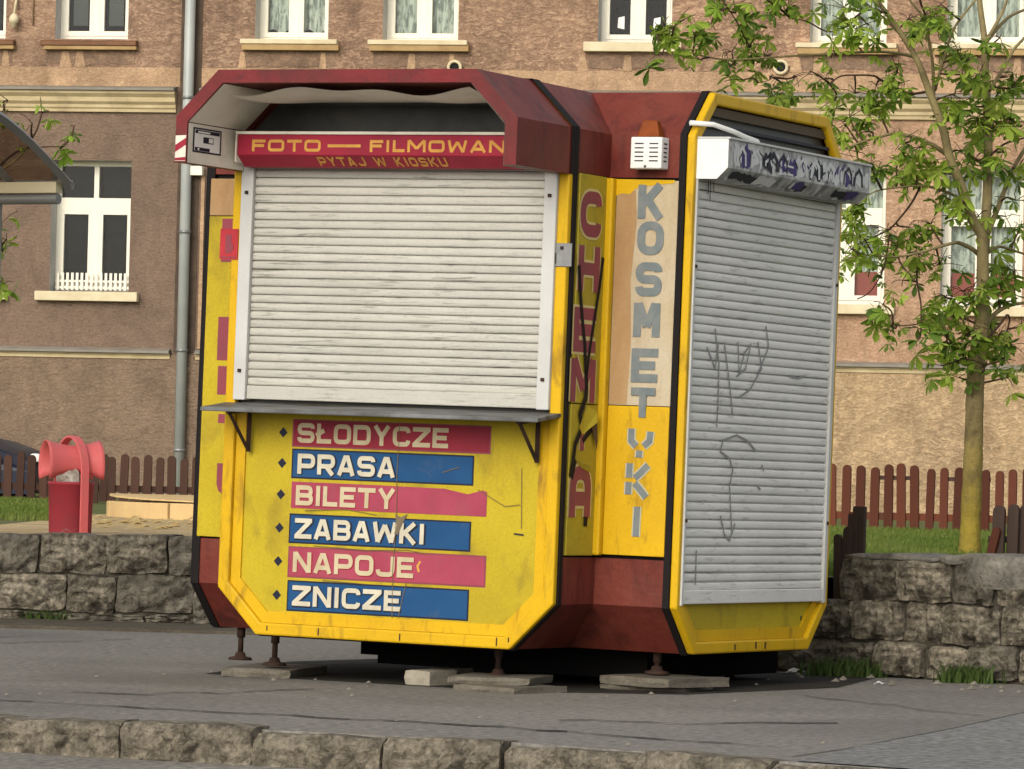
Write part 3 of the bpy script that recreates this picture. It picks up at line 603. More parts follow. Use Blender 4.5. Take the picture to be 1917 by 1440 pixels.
for f in 'FRLB':
    face_ring('gasket', f, -.006, .03, SB - .011, S - .0305, BLK, 0)
    fo = face_ring('frame', f, 0.0, .052, S - .030, S + (-.012 if f == 'L' else .006), BLK if f == 'L' else YEL, .008)
    if True:
        zt_ = .985 if f == 'F' else .30
        oi, ii = inset(.053), inset(.10); mb = MB()
        lo_ = [(oi[7][0], zt_), oi[7], oi[0], oi[1], oi[2], (oi[2][0], zt_)]; li_ = [(ii[7][0], zt_), ii[7], ii[0], ii[1], ii[2], (ii[2][0], zt_)]
        for q1 in range(5): mb.prism([fr3(f, *lo_[q1], SB + .001) if False else fr3(f, lo_[q1][0], SB + .001, lo_[q1][1]), fr3(f, lo_[q1+1][0], SB + .001, lo_[q1+1][1]), fr3(f, li_[q1+1][0], SB + .001, li_[q1+1][1]), fr3(f, li_[q1][0], SB + .001, li_[q1][1])], nrm(f) * (S - .014 - SB - .001))
        mb.build('inner_frame', YEL, KR)
    mb = MB(); mb.prism([fr3(f, a, SB - .02, z) for a, z in inset(.06)], nrm(f) * .03); mb.build('back_panel', DGLASS if f in 'FR' else YELP, KR)
# ---- front (list) panel, lower part only
lp = MB(); top = .985
oc = inset(.098); poly = [(a, z) for a, z in oc if z < 1.2]; poly = [oc[0], oc[1], oc[2], (oc[2][0], top), (oc[7][0], top), oc[7]]
lp.prism([fr3('F', a, SB + .012, z) for a, z in poly], (0, -.014, 0)); lp.build('list_panel', YELP, KR)
lp = MB(); lp.prism([fr3('R', a, SB + .012, z) for a, z in [oc[0], oc[1], oc[2], (oc[2][0], .3), (oc[7][0], .3), oc[7]]], (.012, 0, 0)); lp.build('bottom_panel', YELP, KR)

# ---- stroke lettering
def rounded(pts):
    """(x, y, r) corners become arcs"""
    closed = pts[-1] == 'c'; Q = [p for p in pts if p != 'c']; n = len(Q); out = []
    for i, p in enumerate(Q):
        if len(p) == 2 or (not closed and i in (0, n-1)): out.append(p[:2]); continue
        a, b, c = Vector(Q[i-1][:2]), Vector(p[:2]), Vector(Q[(i+1) % n][:2]); d0 = (a - b); d1 = (c - b); k = min(p[2], d0.length * .5 if len(Q[i-1]) > 2 else d0.length, d1.length * .5 if len(Q[(i+1) % n]) > 2 else d1.length)
        p0 = b + d0.normalized() * k; p1 = b + d1.normalized() * k
        for q in range(6):
            t = q / 5; out.append(tuple(p0 * (1-t)**2 + b * 2*t*(1-t) + p1 * t*t))
    return out + (['c'] if closed else [])
def G(ch, wd, t, R=None):
    a = t / 2; x0, x1, y0, y1, m_ = a, wd - a, a, 1 - a, .5; R = R or .24; xm = wd / 2; r2 = min(R, .22)
    D = {
    'A': [[(a * .95, 0), (xm - .07, y1), (xm + .07, y1), (wd - a * .95, 0)], [(.22 * wd, .28), (.78 * wd, .28)]],
    'a': [[(x0, 0), (x0, y1, R), (x1, y1, R), (x1, 0)], [(x0, .36), (x1, .36)]],
    'B': [[(x0, y0), (x1, y0, r2), (x1, m_, r2), (x0, m_)], [(x0 + a, m_), (x1 - .03, m_, r2), (x1 - .03, y1, r2), (x0, y1), (x0, y0 - a)]],
    'C': [[(x1, .69), (x1, y1, R), (x0, y1, R), (x0, y0, R), (x1, y0, R), (x1, .31)]],
    'D': [[(x0, y0), (x1, y0, R), (x1, y1, R), (x0, y1), 'c']],
    'E': [[(wd, y1), (x0, y1), (x0, y0), (wd, y0)], [(x0, m_), (wd * .9, m_)]],
    'F': [[(wd, y1), (x0, y1), (x0, 0)], [(x0, m_), (wd * .9, m_)]],
    'H': [[(x0, 0), (x0, 1)], [(x1, 0), (x1, 1)], [(x0, m_), (x1, m_)]],
    'I': [[(xm, 0), (xm, 1)]],
    'J': [[(x1, 1), (x1, y0, R), (x0, y0, R), (x0, .34)]],
    'K': [[(x0, 0), (x0, 1)], [(x0 + a * .6, m_ - .06), (x1 - a * .2, 1)], [(x0 + a * 1.6, m_ + .06), (x1, 0)]],
    'L': [[(x0, 1), (x0, y0), (wd, y0)]],
    'Ł': [[(x0, 1), (x0, y0), (wd, y0)], [(x0 - .16, .40), (x0 + .30, .66)]],
    'M': [[(x0, 0), (x0, 1)], [(x1, 0), (x1, 1)], [(x0 + a * .3, .98), (xm, .30)], [(x1 - a * .3, .98), (xm, .30)]],
    'N': [[(x0, 0), (x0, 1)], [(x1, 0), (x1, 1)], [(x0 + a * .2, .96), (x1 - a * .2, .04)]],
    'O': [[(x0, y0, R), (x1, y0, R), (x1, y1, R), (x0, y1, R), 'c']],
    'P': [[(x0, 0), (x0, y1), (x1, y1, r2), (x1, .40, r2), (x0, .40)]],
    'R': [[(x0, 0), (x0, y1), (x1, y1, r2), (x1, .42, r2), (x0, .42)], [(xm, .42), (x1, 0)]],
    'S': [[(x1, .72), (x1, y1, r2), (x0, y1, r2), (x0, m_, r2), (x1, m_, r2), (x1, y0, r2), (x0, y0, r2), (x0, .28)]],
    'T': [[(0, y1), (wd, y1)], [(xm, y1), (xm, 0)]],
    'U': [[(x0, 1), (x0, y0, R), (x1, y0, R), (x1, 1)]],
    'W': [[(x0, 1), (x0 + .14 * wd, .02)], [(xm, .86), (x0 + .14 * wd, .02)], [(xm, .86), (x1 - .14 * wd, .02)], [(x1, 1), (x1 - .14 * wd, .02)]],
    'Y': [[(x0, 1), (xm, .46), (x1, 1)], [(xm, .5), (xm, 0)]],
    'Z': [[(0, y1), (x1, y1), (x1, y1 - .03), (x0, y0 + .03), (x0, y0), (wd, y0)]],
    '-': [[(0, m_), (wd, m_)]], '.': [[(xm, 0), (xm, t)]],
    }
    return [rounded(q) for q in D[ch]]
def ribbon(mb, pts, wdt, P, m=0, n=None, th=.0):
    """flat mitred stroke; P maps (a, z) -> Vector"""
    closed = pts[-1] == 'c'; pts = [p for p in pts if p != 'c']; Q = [Vector((p[0], p[1])) for p in pts]; Q = [q for i, q in enumerate(Q) if i == 0 or (q - Q[i-1]).length > 1e-5]
    if closed and (Q[0] - Q[-1]).length < 1e-5: Q.pop()
    k = len(Q); l = []; r = []
    for i in range(k):
        d0 = (Q[i] - Q[i-1]) if (i > 0 or closed) else None; d1 = (Q[(i+1) % k] - Q[i]) if (i < k-1 or closed) else None
        if d0 is None: d0 = d1
        if d1 is None: d1 = d0
        d0 = d0.normalized(); d1 = d1.normalized(); n0 = Vector((-d0.y, d0.x)); n1 = Vector((-d1.y, d1.x)); b = n0 + n1
        if b.length < .25: b = n1
        b.normalize(); s = min(1 / max(b.dot(n1), .35), 2.2) * wdt / 2
        l.append(P(*(Q[i] + b * s))); r.append(P(*(Q[i] - b * s)))
    nn = (P(1, 0) - P(0, 0)).cross(P(0, 1) - P(0, 0)).normalized(); e = k if closed else k - 1
    for i in range(e):
        o = nn * (.00011 * (i % 3)); j2 = (i + 1) % k
        mb.add([l[i] + o, r[i] + o, r[j2] + o, l[j2] + o], [(0, 1, 2, 3)], m)
def write(mb, text, a0, z0, h, width, P, t=.2, gap=.16, sp=.45, wds=None, grow=0.0, off=0.0, m=0):
    """text left at a0, baseline z0, cap height h, total width"""
    wds = wds or {}; W_ = []
    for ch in text: W_.append(sp if ch == ' ' else wds.get(ch, {'I': t, 'M': .95, 'W': 1.05, '.': t, 'Ł': .62, 'L': .62, 'E': .66, 'F': .66, '-': .9}.get(ch, .74)))
    tot = sum(W_) + gap * (len(text) - 1); sx = width / tot; x = 0; lay = 0
    for ch, wd in zip(text, W_):
        if ch != ' ':
            for st_ in G(ch, wd * sx / h, t):
                lay += 1
                ribbon(mb, [p if p == 'c' else (a0 + x * sx + p[0] * h, z0 + p[1] * h) for p in st_], (t + grow) * h, lambda a, z, L_=lay: P(a, z, off + .0003 * (L_ % 4)), m)
        x += wd + gap
PF = SB + .0265                                        # surface of the list panel
def PFf(out): return lambda a, z, o=0: Vector((a, -(out + o), z))
rows = [('SŁODYCZE', RED, CREAM, -.470, .464, .811, .915, -.451, .272, .822, .084, None), ('PRASA', BLU, CREAMW, -.468, .389, .677, .789, -.445, .026, .690, .086, NAVY), ('BILETY', PNK, CREAM, -.470, .463, .544, .656, -.447, .032, .557, .085, None),
        ('ZABAWKI', BLU, CREAMW, -.468, .387, .402, .514, -.446, .177, .416, .086, NAVY), ('NAPOJE', PNK, CREAM, -.467, .464, .257, .375, -.448, .132, .273, .086, None), ('ZNICZE', BLU, CREAMW, -.465, .390, .114, .231, -.445, .076, .131, .086, NAVY)]
for i, (txt, bm, lm, a0, a1, z0, z1, t0, t1, tz, th, ol) in enumerate(rows):
    mb = MB(); e = .007
    o_ = [(a0 - e, z0 - e), (a1 + e, z0 - e), (a1 + e, z1 + e), (a0 - e, z1 + e)]
    if i == 2: i_ = [(a0, z0), (a1, z0), (a1, z1 - .01), (a1 - .02, z1 - .003), (a1 - .09, z1 - .022), (a1 - .2, z1 - .003), (a0 + .4, z1), (a0, z1)]
    else: i_ = [(a0, z0), (a1, z0), (a1, z1), (a0, z1)]
    mb.add([PFf(PF)(*p, .0007) for p in o_], [(0, 1, 2, 3)], 1 if i != 2 else 0) if i != 2 else None
    mb.add([PFf(PF)(*p, .0014) for p in i_], [tuple(range(len(i_)))])
    bar_ = mb.build('sign_strip', [bm, NAVY if bm is BLU else ROSE], KR)
    mb = MB()
    if ol: write(mb, txt, t0 + .004, tz - .003, th, t1 - t0, PFf(PF), .2, .10, grow=.10, off=.0020, m=1)
    else: write(mb, txt, t0 + .003, tz - .003, th, t1 - t0, PFf(PF), .2, .10, grow=.04, off=.0020, m=1)
    write(mb, txt, t0, tz, th, t1 - t0, PFf(PF), .225, .10, off=.0031)
    if i == 4:
        ribbon(mb, [(.163, .345), (.150, .325), (.158, .300)], .010, lambda a, z: PFf(PF)(a, z, .0031), 2)
    mb.build('lettering', [lm, NAVY if ol else SIGNR, ORNG], bar_)
    d = MB(); zc = (z0 + z1) / 2 - .0; s = .021; dx = -.522
    d.add([PFf(PF)(dx + .02 * 0, zc - s * 1.05, .001), PFf(PF)(dx + s, zc, .001), PFf(PF)(dx, zc + s * 1.05, .001), PFf(PF)(dx - s, zc, .001)], [(0, 1, 2, 3)]); d.build('diamond_mark', NAVY, KR)
# torn patch, scratches, seams on the list panel
tr = MB(); tr.add([PFf(PF)(a, z, .0052) for a, z in [(.036, .537), (.062, .525), (.094, .541), (.072, .50), (.052, .452), (.034, .455), (.045, .49)]], [tuple(range(7))]); tr.build('torn_film', M('torn_backing', (0.13, 0.10, 0.075), .8, (0.2, 0.16, 0.1), 30), KR)
SCR = M('scratch_brown', (0.17, 0.12, 0.05), .8)
for pl_ in ([(.04, .93), (.036, .70), (.042, .53), (.034, .30), (.04, .10)], [(-.40, .535), (-.2, .548), (-.05, .53)], [(-.35, .388), (-.1, .38), (.1, .39), (.2, .375)], [(.25, .72), (.33, .745)], [(.62, .75), (.63, .5)], [(-.3, .244), (-.1, .238)], [(.42, .655), (.55, .59), (.62, .60)], [(.1, .25), (.06, .06)]):
    sc_ = MB(); ribbon(sc_, pl_, .003, lambda a, z: PFf(PF)(a, z, .0048)); sc_.build('scratch', SCR, KR)
sc_ = MB(); ribbon(sc_, [(.596, .479), (.641, .476)], .007, lambda a, z: PFf(PF)(a, z, .0048))
sc_.build('scratch', GRAFB, KR)

# ---- roller shutters
def slat_mesh(name, face, half, p, mat, hi):
    mb = MB(); g_ = .87 if face == 'F' else .855; prof = [(-.003, 0), (.0035, .05), (.0062, .20), (.0072, .48), (.0062, .74 * g_ / .86), (.0036, g_ - .01), (-.007, g_), (-.007, 1.0)]
    P = [[fr3(face, a, S - .004 + o, z * p) for o, z in prof] for a in (-half, hi)]
    n = len(prof); mb.add(P[0] + P[1], [(i, n + i, n + i + 1, i + 1) for i in range(n - 1)], 0, False)
    return mb.mesh(name, [mat])
def shutter(face, half, hi, z0, z1, pitch, mat):
    bb = MB(); hb = .058
    b0 = fr3(face, -half, S - .006, z0); b1 = fr3(face, hi, S + .012, z0 + hb)
    bb.box(tuple(min(p, q_) for p, q_ in zip(b0, b1)), tuple(max(p, q_) for p, q_ in zip(b0, b1)))
    sh = bb.build('roller_shutter', mat, KR, .004); me = slat_mesh('slat', face, half, pitch, mat, hi); z = z0 + hb; r = random.Random(2)
    while z < z1:
        o = inst(me, 'slat', sh, (0, 0, z)); o.rotation_euler = (0, rad(r.uniform(-.16, .16)), 0) if face == 'F' else (rad(r.uniform(-.16, .16)), 0, 0); z += pitch
    bk = MB(); b0 = fr3(face, -half, S - .03, z0); b1 = fr3(face, hi, S - .012, z1); bk.box(tuple(min(p, q_) for p, q_ in zip(b0, b1)), tuple(max(p, q_) for p, q_ in zip(b0, b1))); bk.build('shutter_backing', DARKIN, sh)
    return sh
shF = shutter('F', .692, .692, 1.0, 2.0, .0355, SHW); shR = shutter('R', .752, .728, .212, 2.0, .0372, SHG)
def fbox(face, a0, a1, o0, o1, z0, z1, mb):
    p, q_ = fr3(face, a0, o0, z0), fr3(face, a1, o1, z1); return mb.box(tuple(min(x, y) for x, y in zip(p, q_)), tuple(max(x, y) for x, y in zip(p, q_)))
for f, lo_h, hi_h, z0 in (('F', .692, .692, .995), ('R', .752, .728, .205)):
    for sgn in (-1, 1):
        half = lo_h if sgn < 0 else hi_h
        wd_ = .060 if f == 'F' else (.022 if sgn < 0 else .034)
        mb = MB(); fbox(f, sgn * (half + .0015), sgn * (half + wd_), S - .03, S + (.024 if f == 'F' else .014), z0, 2.0, mb); g = mb.build('guide_rail', RAIL, KR, .004)
        sb = MB()
        for zz in (([1.88, 1.12] if f == 'F' else [1.62, .56])): sb.lathe([(0, 0), (.008, 0), (.008, .004), (0, .004)], 8, (0, 0, 0))
        for zz in (([1.88, 1.12] if f == 'F' else [1.62, .56])):
            bo = MB(); c_ = fr3(f, sgn * (half + wd_ * .5), S + (.025 if f == 'F' else .0125), zz); bo.box((c_.x - .007, c_.y - .007, c_.z - .007), (c_.x + .007, c_.y + .007, c_.z + .007)); bo.build('bolt', RUST, g)
# F shutter box = the red photo sign
sg = MB(); prof = [(S + .004, 1.985), (S + .085, 1.985), (S + .15, 2.032), (S + .15, 2.118), (S + .004, 2.118)]
sg.prism([fr3('F', -.705, o, z) for o, z in prof], (1.46, 0, 0)); sgo = sg.build('sign_board', SIGNR, KR, .003)
lip = MB(); fbox('F', -.712, .757, S + .004, S + .158, 2.1185, 2.131, lip); fbox('F', -.712, -.7055, S + .02, S + .157, 2.0, 2.118, lip); lip.build('sign_lip', LIN, sgo, .002)
mb = MB(); Pv = lambda a, z, o=0: Vector((a, -(S + .1510 + o), z))
wdz = {'-': 1.05, 'O': .95, 'T': .85, 'F': .78, 'W': 1.15, 'M': 1.08, 'A': .95, 'N': .92, 'L': .7, 'I': .26, 'E': .78}
for tx_, a_, w_ in (('FOTO', -.632, .333), ('-', -.266, .158), ('FILMOWAN', -.064, .634), ('IE', .598, .105)): write(mb, tx_, a_, 2.046, .050, w_, Pv, .25, .16, .42, wdz)
mb.build('lettering', ORNG, sgo)
mb = MB(); sl = Vector((0, -(S + .15) + (S + .085), 2.032 - 1.985)); 
def Ps(a, z, o=0):
    k = (z - 1.985) / (2.032 - 1.985); return Vector((a, -(S + .085 + .065 * k) - .0008 - o, z - .0008 - o))
write(mb, 'PYTAJ W KIOSKU', -.325, 1.992, .034, .612, Ps, .23, .20, .5, {'W': 1.05}); mb.build('lettering', ORNG, sgo)
# ---- hood over the front window
EO = S + .50
def arch(k): return [(-w + k, 1.972), (-w + k, H - CH + .0 - k * .0 + .0), (-w + CH + k * .414 * 1.0, H - k), (w - CH - k * .414, H - k), (w - k, H - CH), (w - k, 1.972)]
hd = MB(); th = .055
O = arch(0.0); I = arch(th); I[1] = (I[1][0], O[1][1] - th * .414); I[4] = (I[4][0], O[4][1] - th * .414)
n = 6
yo0, yo1 = SB + .03, EO
vsO0 = [Vector((a, -yo0, z)) for a, z in O]; vsO1 = [Vector((a, -yo1, z)) for a, z in O]; vsI0 = [Vector((a, -yo0, z)) for a, z in I]; vsI1 = [Vector((a, -yo1, z)) for a, z in I]
V = vsO0 + vsO1 + vsI0 + vsI1
for i in range(n - 1):
    hd.add([V[i], V[i+1], V[n+i+1], V[n+i]], [(0, 1, 2, 3)]); hd.add([V[2*n+i], V[3*n+i], V[3*n+i+1], V[2*n+i+1]], [(0, 1, 2, 3)], 0)
    hd.add([V[n+i], V[n+i+1], V[3*n+i+1], V[3*n+i]], [(0, 1, 2, 3)], 1); hd.add([V[i], V[2*n+i], V[2*n+i+1], V[i+1]], [(0, 1, 2, 3)])
for i in (0, n-1):
    hd.add([V[i], V[n+i], V[3*n+i], V[2*n+i]], [(0, 1, 2, 3)] if i == 0 else [(3, 2, 1, 0)])
hood = hd.build('hood', [MAR, MARR], KR)
bd = MB(); O2 = [(a * 1.006, z + (.006 if z > 2.0 else 0)) for a, z in O]
for i in range(n - 1): bd.add([Vector((*((O2[i][0], -(SB - .015))), O2[i][1])), Vector((O2[i+1][0], -(SB - .015), O2[i+1][1])), Vector((O2[i+1][0], -(SB + .058), O2[i+1][1])), Vector((O2[i][0], -(SB + .058), O2[i][1]))], [(0, 1, 2, 3)])
bd.build('joint_strip', BLK, hood)
# lining: side sheets and a sagging top sheet
J = [(a, z) for a, z in I]
q_ = .004
for i in (0, 1, 3, 4):
    if i in (0, 3): ln = MB()
    (a0, z0), (a1, z1) = J[i], J[i+1]; s0 = q_ if a0 < 0 else -q_
    ln.add([Vector((a0 + s0, -yo0 - .05, z0)), Vector((a1 + s0, -yo0 - .05, z1 - q_)), Vector((a1 + s0, -yo1 + .004, z1 - q_)), Vector((a0 + s0, -yo1 + .004, z0))], [(0, 1, 2, 3)])
    if i in (1, 4): ln.build('lining', LIN, hood)
tl_ = MB(); tl_.grid(lambda u, v: Vector((J[2][0] + .01 + u * (J[3][0] - J[2][0] - .02), -yo1 + .006 + v * (yo1 - yo0 - .06), J[2][1] - .012 - .022 * (1 - (2*v - 1)**2) - .010 * (math.sin(u * 17) + 1) * (1 - v) - .012 * (math.sin(u * 9 + 1) + 1) * (1 - v) - .030 * v * v)), 36, 8)
tl_.build('sagging_film', LIN, hood)
# sticker on the left lining
SX = -w + th + .0055; stk = MB()
def Pst(y, z, o=0): return Vector((SX + o, y, z))
def rect(mb, y0, y1, z0, z1, o, m): mb.add([Pst(y0, z0, o), Pst(y1, z0, o), Pst(y1, z1, o), Pst(y0, z1, o)], [(0, 1, 2, 3)], m)
rect(stk, -1.638, -1.405, 2.020, 2.124, 0, 1); rect(stk, -1.626, -1.417, 2.027, 2.117, .0005, 0)
rect(stk, -1.622, -1.421, 2.100, 2.115, .001, 1); rect(stk, -1.60, -1.50, 2.103, 2.110, .0015, 0); rect(stk, -1.555, -1.47, 2.062, 2.088, .001, 1); rect(stk, -1.51, -1.475, 2.066, 2.085, .0015, 0); rect(stk, -1.622, -1.50, 2.028, 2.042, .001, 1); rect(stk, -1.60, -1.585, 2.031, 2.039, .0015, 0)
stk.build('sticker', [WHT, NAVY], hood)
rs = MB()
def Pr(a, z, o=0): return Vector((a, -yo1 - .001 - o, z))
rs.add([Pr(-.799, 1.978), Pr(-.748, 1.978), Pr(-.748, 2.086), Pr(-.799, 2.084)], [(0, 1, 2, 3)], 0); rs.add([Pr(-.799, 2.015, .0006), Pr(-.748, 2.045, .0006), Pr(-.748, 2.075, .0006), Pr(-.799, 2.045, .0006)], [(0, 1, 2, 3)], 1); rs.add([Pr(-.799, 1.98, .0006), Pr(-.748, 1.98, .0006), Pr(-.748, 1.995, .0006), Pr(-.799, 1.990, .0006)], [(0, 1, 2, 3)], 1)
rs.build('striped_sticker', [LIN, SIGNR], hood)
for z0_, z1_, m_ in ((2.262, 2.30, M('brown_transom', (0.085, 0.06, 0.035), .6)), (2.215, 2.228, GRAFB)):
    tb_ = MB(); tb_.box((SB + .012, -.66 if z0_ > 2.23 else -.70, z0_), (SB + .035, .66 if z0_ > 2.23 else .70, z1_)); tb_.build('transom_bar', m_, KR)
for a, z0_, h_ in ((-.30, .012, .03), (.09, .010, .03), (.545, .012, .035), (-.55, .02, .02), (.60, .03, .02)):
    rk = MB(); rk.box((a, -(S + .0071), z0_), (a + .006, -(S + .0062), z0_ + h_)); rk.build('rust_mark', RUST, KR)
for a, z0_, h_ in ((-.2, .012, .025), (.02, .014, .03), (.12, .012, .03), (.5, .13, .02)):
    rk = MB(); rk.box((S + .0062, a, z0_), (S + .0071, a + .014, z0_ + h_)); rk.build('rust_mark', RUST, KR)
# ---- shelf and brackets
sf = MB(); sf.prism([Vector((-.80, -(S - .01), .985)), Vector((-.80, -(S + .21), .958)), Vector((-.80, -(S + .21), .940)), Vector((-.80, -(S - .01), .967))], (1.60, 0, 0)); sfo = sf.build('shelf', M('worn_shelf', (0.20, 0.21, 0.215), .5, (0.07, 0.065, 0.06), 6, stretch=(.6, 2, 1), metal=.2), KR, .004)
for a in (-.675, .70):
    b = MB(); p = S - .005
    b.tube([(a, -p - .01, .965), (a, -p - .01, .775)], .011, 4, smooth=False); b.tube([(a, -(S + .185), .945), (a, -p - .012, .782)], .010, 4, smooth=False); b.tube([(a, -(S + .19), .938), (a, -p, .958)], .010, 4, smooth=False); b.build('bracket', RUST, sfo)
# ---- corner panels (front right corner carries the lettering)
def Pc(y, z, o=0): return Vector((w + .0085 + o, y, z))
def Pk(x_, z, o=0): return Vector((x_, -w - .0085 - o, z))
mb = MB(); mb.box((w - .019, -1.098, 1.03), (w + .008, -.845, 1.982)); mb.build('side_panel', YELC, KR, .003)
mb = MB(); mb.box((w - .019, -1.098, .398), (w + .008, -.845, 1.026)); mb.build('side_panel', YELC, KR, .003)
mb = MB(); mb.box((w - .0185, -w - .045, .40), (w + .036, -w - .0005, 1.98)); mb.build('corner_post', YEL, KR, .008)
mb = MB(); mb.box((w + .037, -w - .008, 1.032), (1.121, -w + .019, 1.972)); kb = mb.build('pale_panel', PLYW, KR, .002)
mb = MB(); mb.box((w + .037, -w - .012, .405), (1.121, -w + .019, 1.029)); mb.build('yellow_panel', YEL, KR, .003)
st_ = MB(); st_.add([Pk(x_, z, .0008) for x_, z in [(w + .04, 1.036), (.922, 1.036), (.930, 1.3), (.918, 1.55), (.935, 1.8), (.925, 1.93), (w + .04, 1.935)]], [tuple(range(7))]); st_.build('bare_stripe', PLY, kb)
tn = MB(); tn.add([Pk(x_, z, .0015) for x_, z in [(w + .03, 1.905), (w + .06, 1.918), (.90, 1.915), (.925, 1.938), (.95, 1.945), (1.02, 1.955), (1.10, 1.962), (1.105, 1.975), (w + .03, 1.978)]], [tuple(range(9))]); tn.build('torn_yellow_film', YEL, kb)
def vletter(mb, ch, ac, zc, h, wd, P, t, off, m=0, grow=0, R=None):
    lay = 0
    for st2 in G(ch, wd / h, t, R):
        lay += 1; ribbon(mb, [p if p == 'c' else (ac - wd/2 + p[0] * h, zc - h/2 + p[1] * h) for p in st2], (t + grow) * h, lambda a, z, L_=lay: P(a, z, off + .0004 * L_), m)
kl = MB()
for ch, zc, xc in (('K', 1.884, 1.000), ('O', 1.732, 1.003), ('S', 1.560, 1.002), ('M', 1.390, 1.000), ('E', 1.200, .998)):
    vletter(kl, ch, xc, zc, .142, .122, Pk, .25, .003, R=.42)
vletter(kl, 'T', .998, 1.045, .125, .112, Pk, .26, .0070); kl.build('lettering', GRYL, kb)
k2 = MB(); P2 = lambda a, z, o=0: Pk(a, z, .0045 + o)
sten = [[(.952, .935), (.952, .885), (.975, .862)], [(1.040, .925), (1.036, .885), (1.010, .862)], [(.992, .845), (.990, .815)], [(.950, .790), (.949, .730)], [(.948, .712), (.947, .660)], [(.975, .728), (1.000, .750), (1.035, .785)], [(.975, .708), (1.000, .684), (1.030, .650)], [(.992, .610), (.990, .485)]]
for s_ in sten: ribbon(k2, s_, .040, lambda a, z: P2(a, z, .0012), 1)
for s_ in sten: ribbon(k2, s_, .028, lambda a, z: P2(a, z, .0020), 0)
k2.build('lettering', [GRYL, PALEG], KR)
cl = MB()
for ch, zc, h, wd in (('C', 1.818, .190, .20), ('H', 1.590, .19, .20), ('E', 1.335, .185, .21), ('M', 1.125, .18, .23), ('I', .905, .14, .07), ('a', .665, .215, .20)):
    vletter(cl, ch, -.992 - (.0 if ch not in 'EM' else .015), zc, h, wd, Pc, .27, .0012, 1, .12, .40); vletter(cl, ch, -.992 - (.0 if ch not in 'EM' else .015), zc, h, wd, Pc, .27, .0030, 0, 0, .40)
cl.build('lettering', [ROSE, PALEO], KR)
Pb = lambda a, z: Pc(a, z, .0048)
for s_, wd_ in (([(-1.09, 1.60), (-1.07, 1.50), (-1.04, 1.38), (-1.005, 1.27), (-.985, 1.15)], .018), ([(-.865, 1.645), (-.885, 1.53), (-.92, 1.40), (-.955, 1.27), (-.978, 1.15)], .015), ([(-.985, 1.17), (-.975, 1.10), (-.98, 1.05), (-1.03, .98)], .022), ([(-1.03, .99), (-1.0, .93), (-1.06, .86), (-1.075, .78)], .02), ([(-1.06, .80), (-1.09, .72)], .03), ([(-.93, .56), (-.935, .52)], .022), ([(-.90, .93), (-.95, .90), (-.99, .875)], .016)):
    ck = MB(); ribbon(ck, s_, wd_ * 1.5, Pb); ck.build('crack', BLK, KR)
tf = MB(); Pt = lambda a, z, o=0: Pc(a, z, .006 + o)
tf.add([Pt(-.97, 1.02), Pt(-.89, 1.0, .012), Pt(-.90, .955, .02), Pt(-1.0, .90), Pt(-1.03, .93)], [(4, 3, 2, 1, 0)]); tf.add([Pt(-.87, 1.0), Pt(-.86, .88, .004), Pt(-.875, .84, .01), Pt(-.925, .955)], [(3, 2, 1, 0)], 1); tf.add([Pt(-1.05, .79), Pt(-.96, .775, .02), Pt(-.92, .74, .01), Pt(-1.0, .765)], [(3, 2, 1, 0)]); tf.build('torn_film', [YELC, M('bare_brown', (0.10, 0.065, 0.04), .8)], KR)
# left arm front panel with the cut-off letters, and plain panels on the hidden corners
mb = MB(); mb.box((-1.136, -w - .009, .398), (-w - .0005, -w + .019, 1.80)); lpn = mb.build('side_panel', YELP, KR, .003)
mb = MB(); mb.box((-1.136, -w - .009, 1.803), (-w - .0005, -w + .019, 1.965)); mb.build('bare_panel', PLY, KR, .003)
ll = MB(); Pl = lambda a, z, o=0: Vector((a, -w - .0102 - o, z))
for s_ in ([(-1.038, 1.79), (-1.038, 1.60)], [(-1.038, 1.36), (-1.038, 1.17)], [(-1.03, 1.145), (-1.03, 1.02)], [(-1.05, .915), (-.82, .915)]):
    ribbon(ll, s_, .062 if s_[0][0] != -1.05 else .04, Pl)
ll.add([Pl(-1.045, .72), Pl(-1.045, .63), Pl(-1.035, .60), Pl(-1.0, .575), Pl(-.90, .575), Pl(-.90, .72)][::-1], [tuple(range(6))]); ll.build('lettering', ROSE, lpn)
for bx in (((-w - .008, -1.10, .40), (-w + .019, -w - .0, 1.98)), ((w + .001, w - .019, .40), (1.105, w + .008, 1.98)), ((w - .019, w, .4), (w + .008, 1.105, 1.98)), ((-w - .008, w, .4), (-w + .019, 1.105, 1.98)), ((-1.105, w - .019, .4), (-w - .001, w + .008, 1.98))):
    mb = MB(); mb.box(*bx); mb.build('side_panel', YELP, KR, .003)
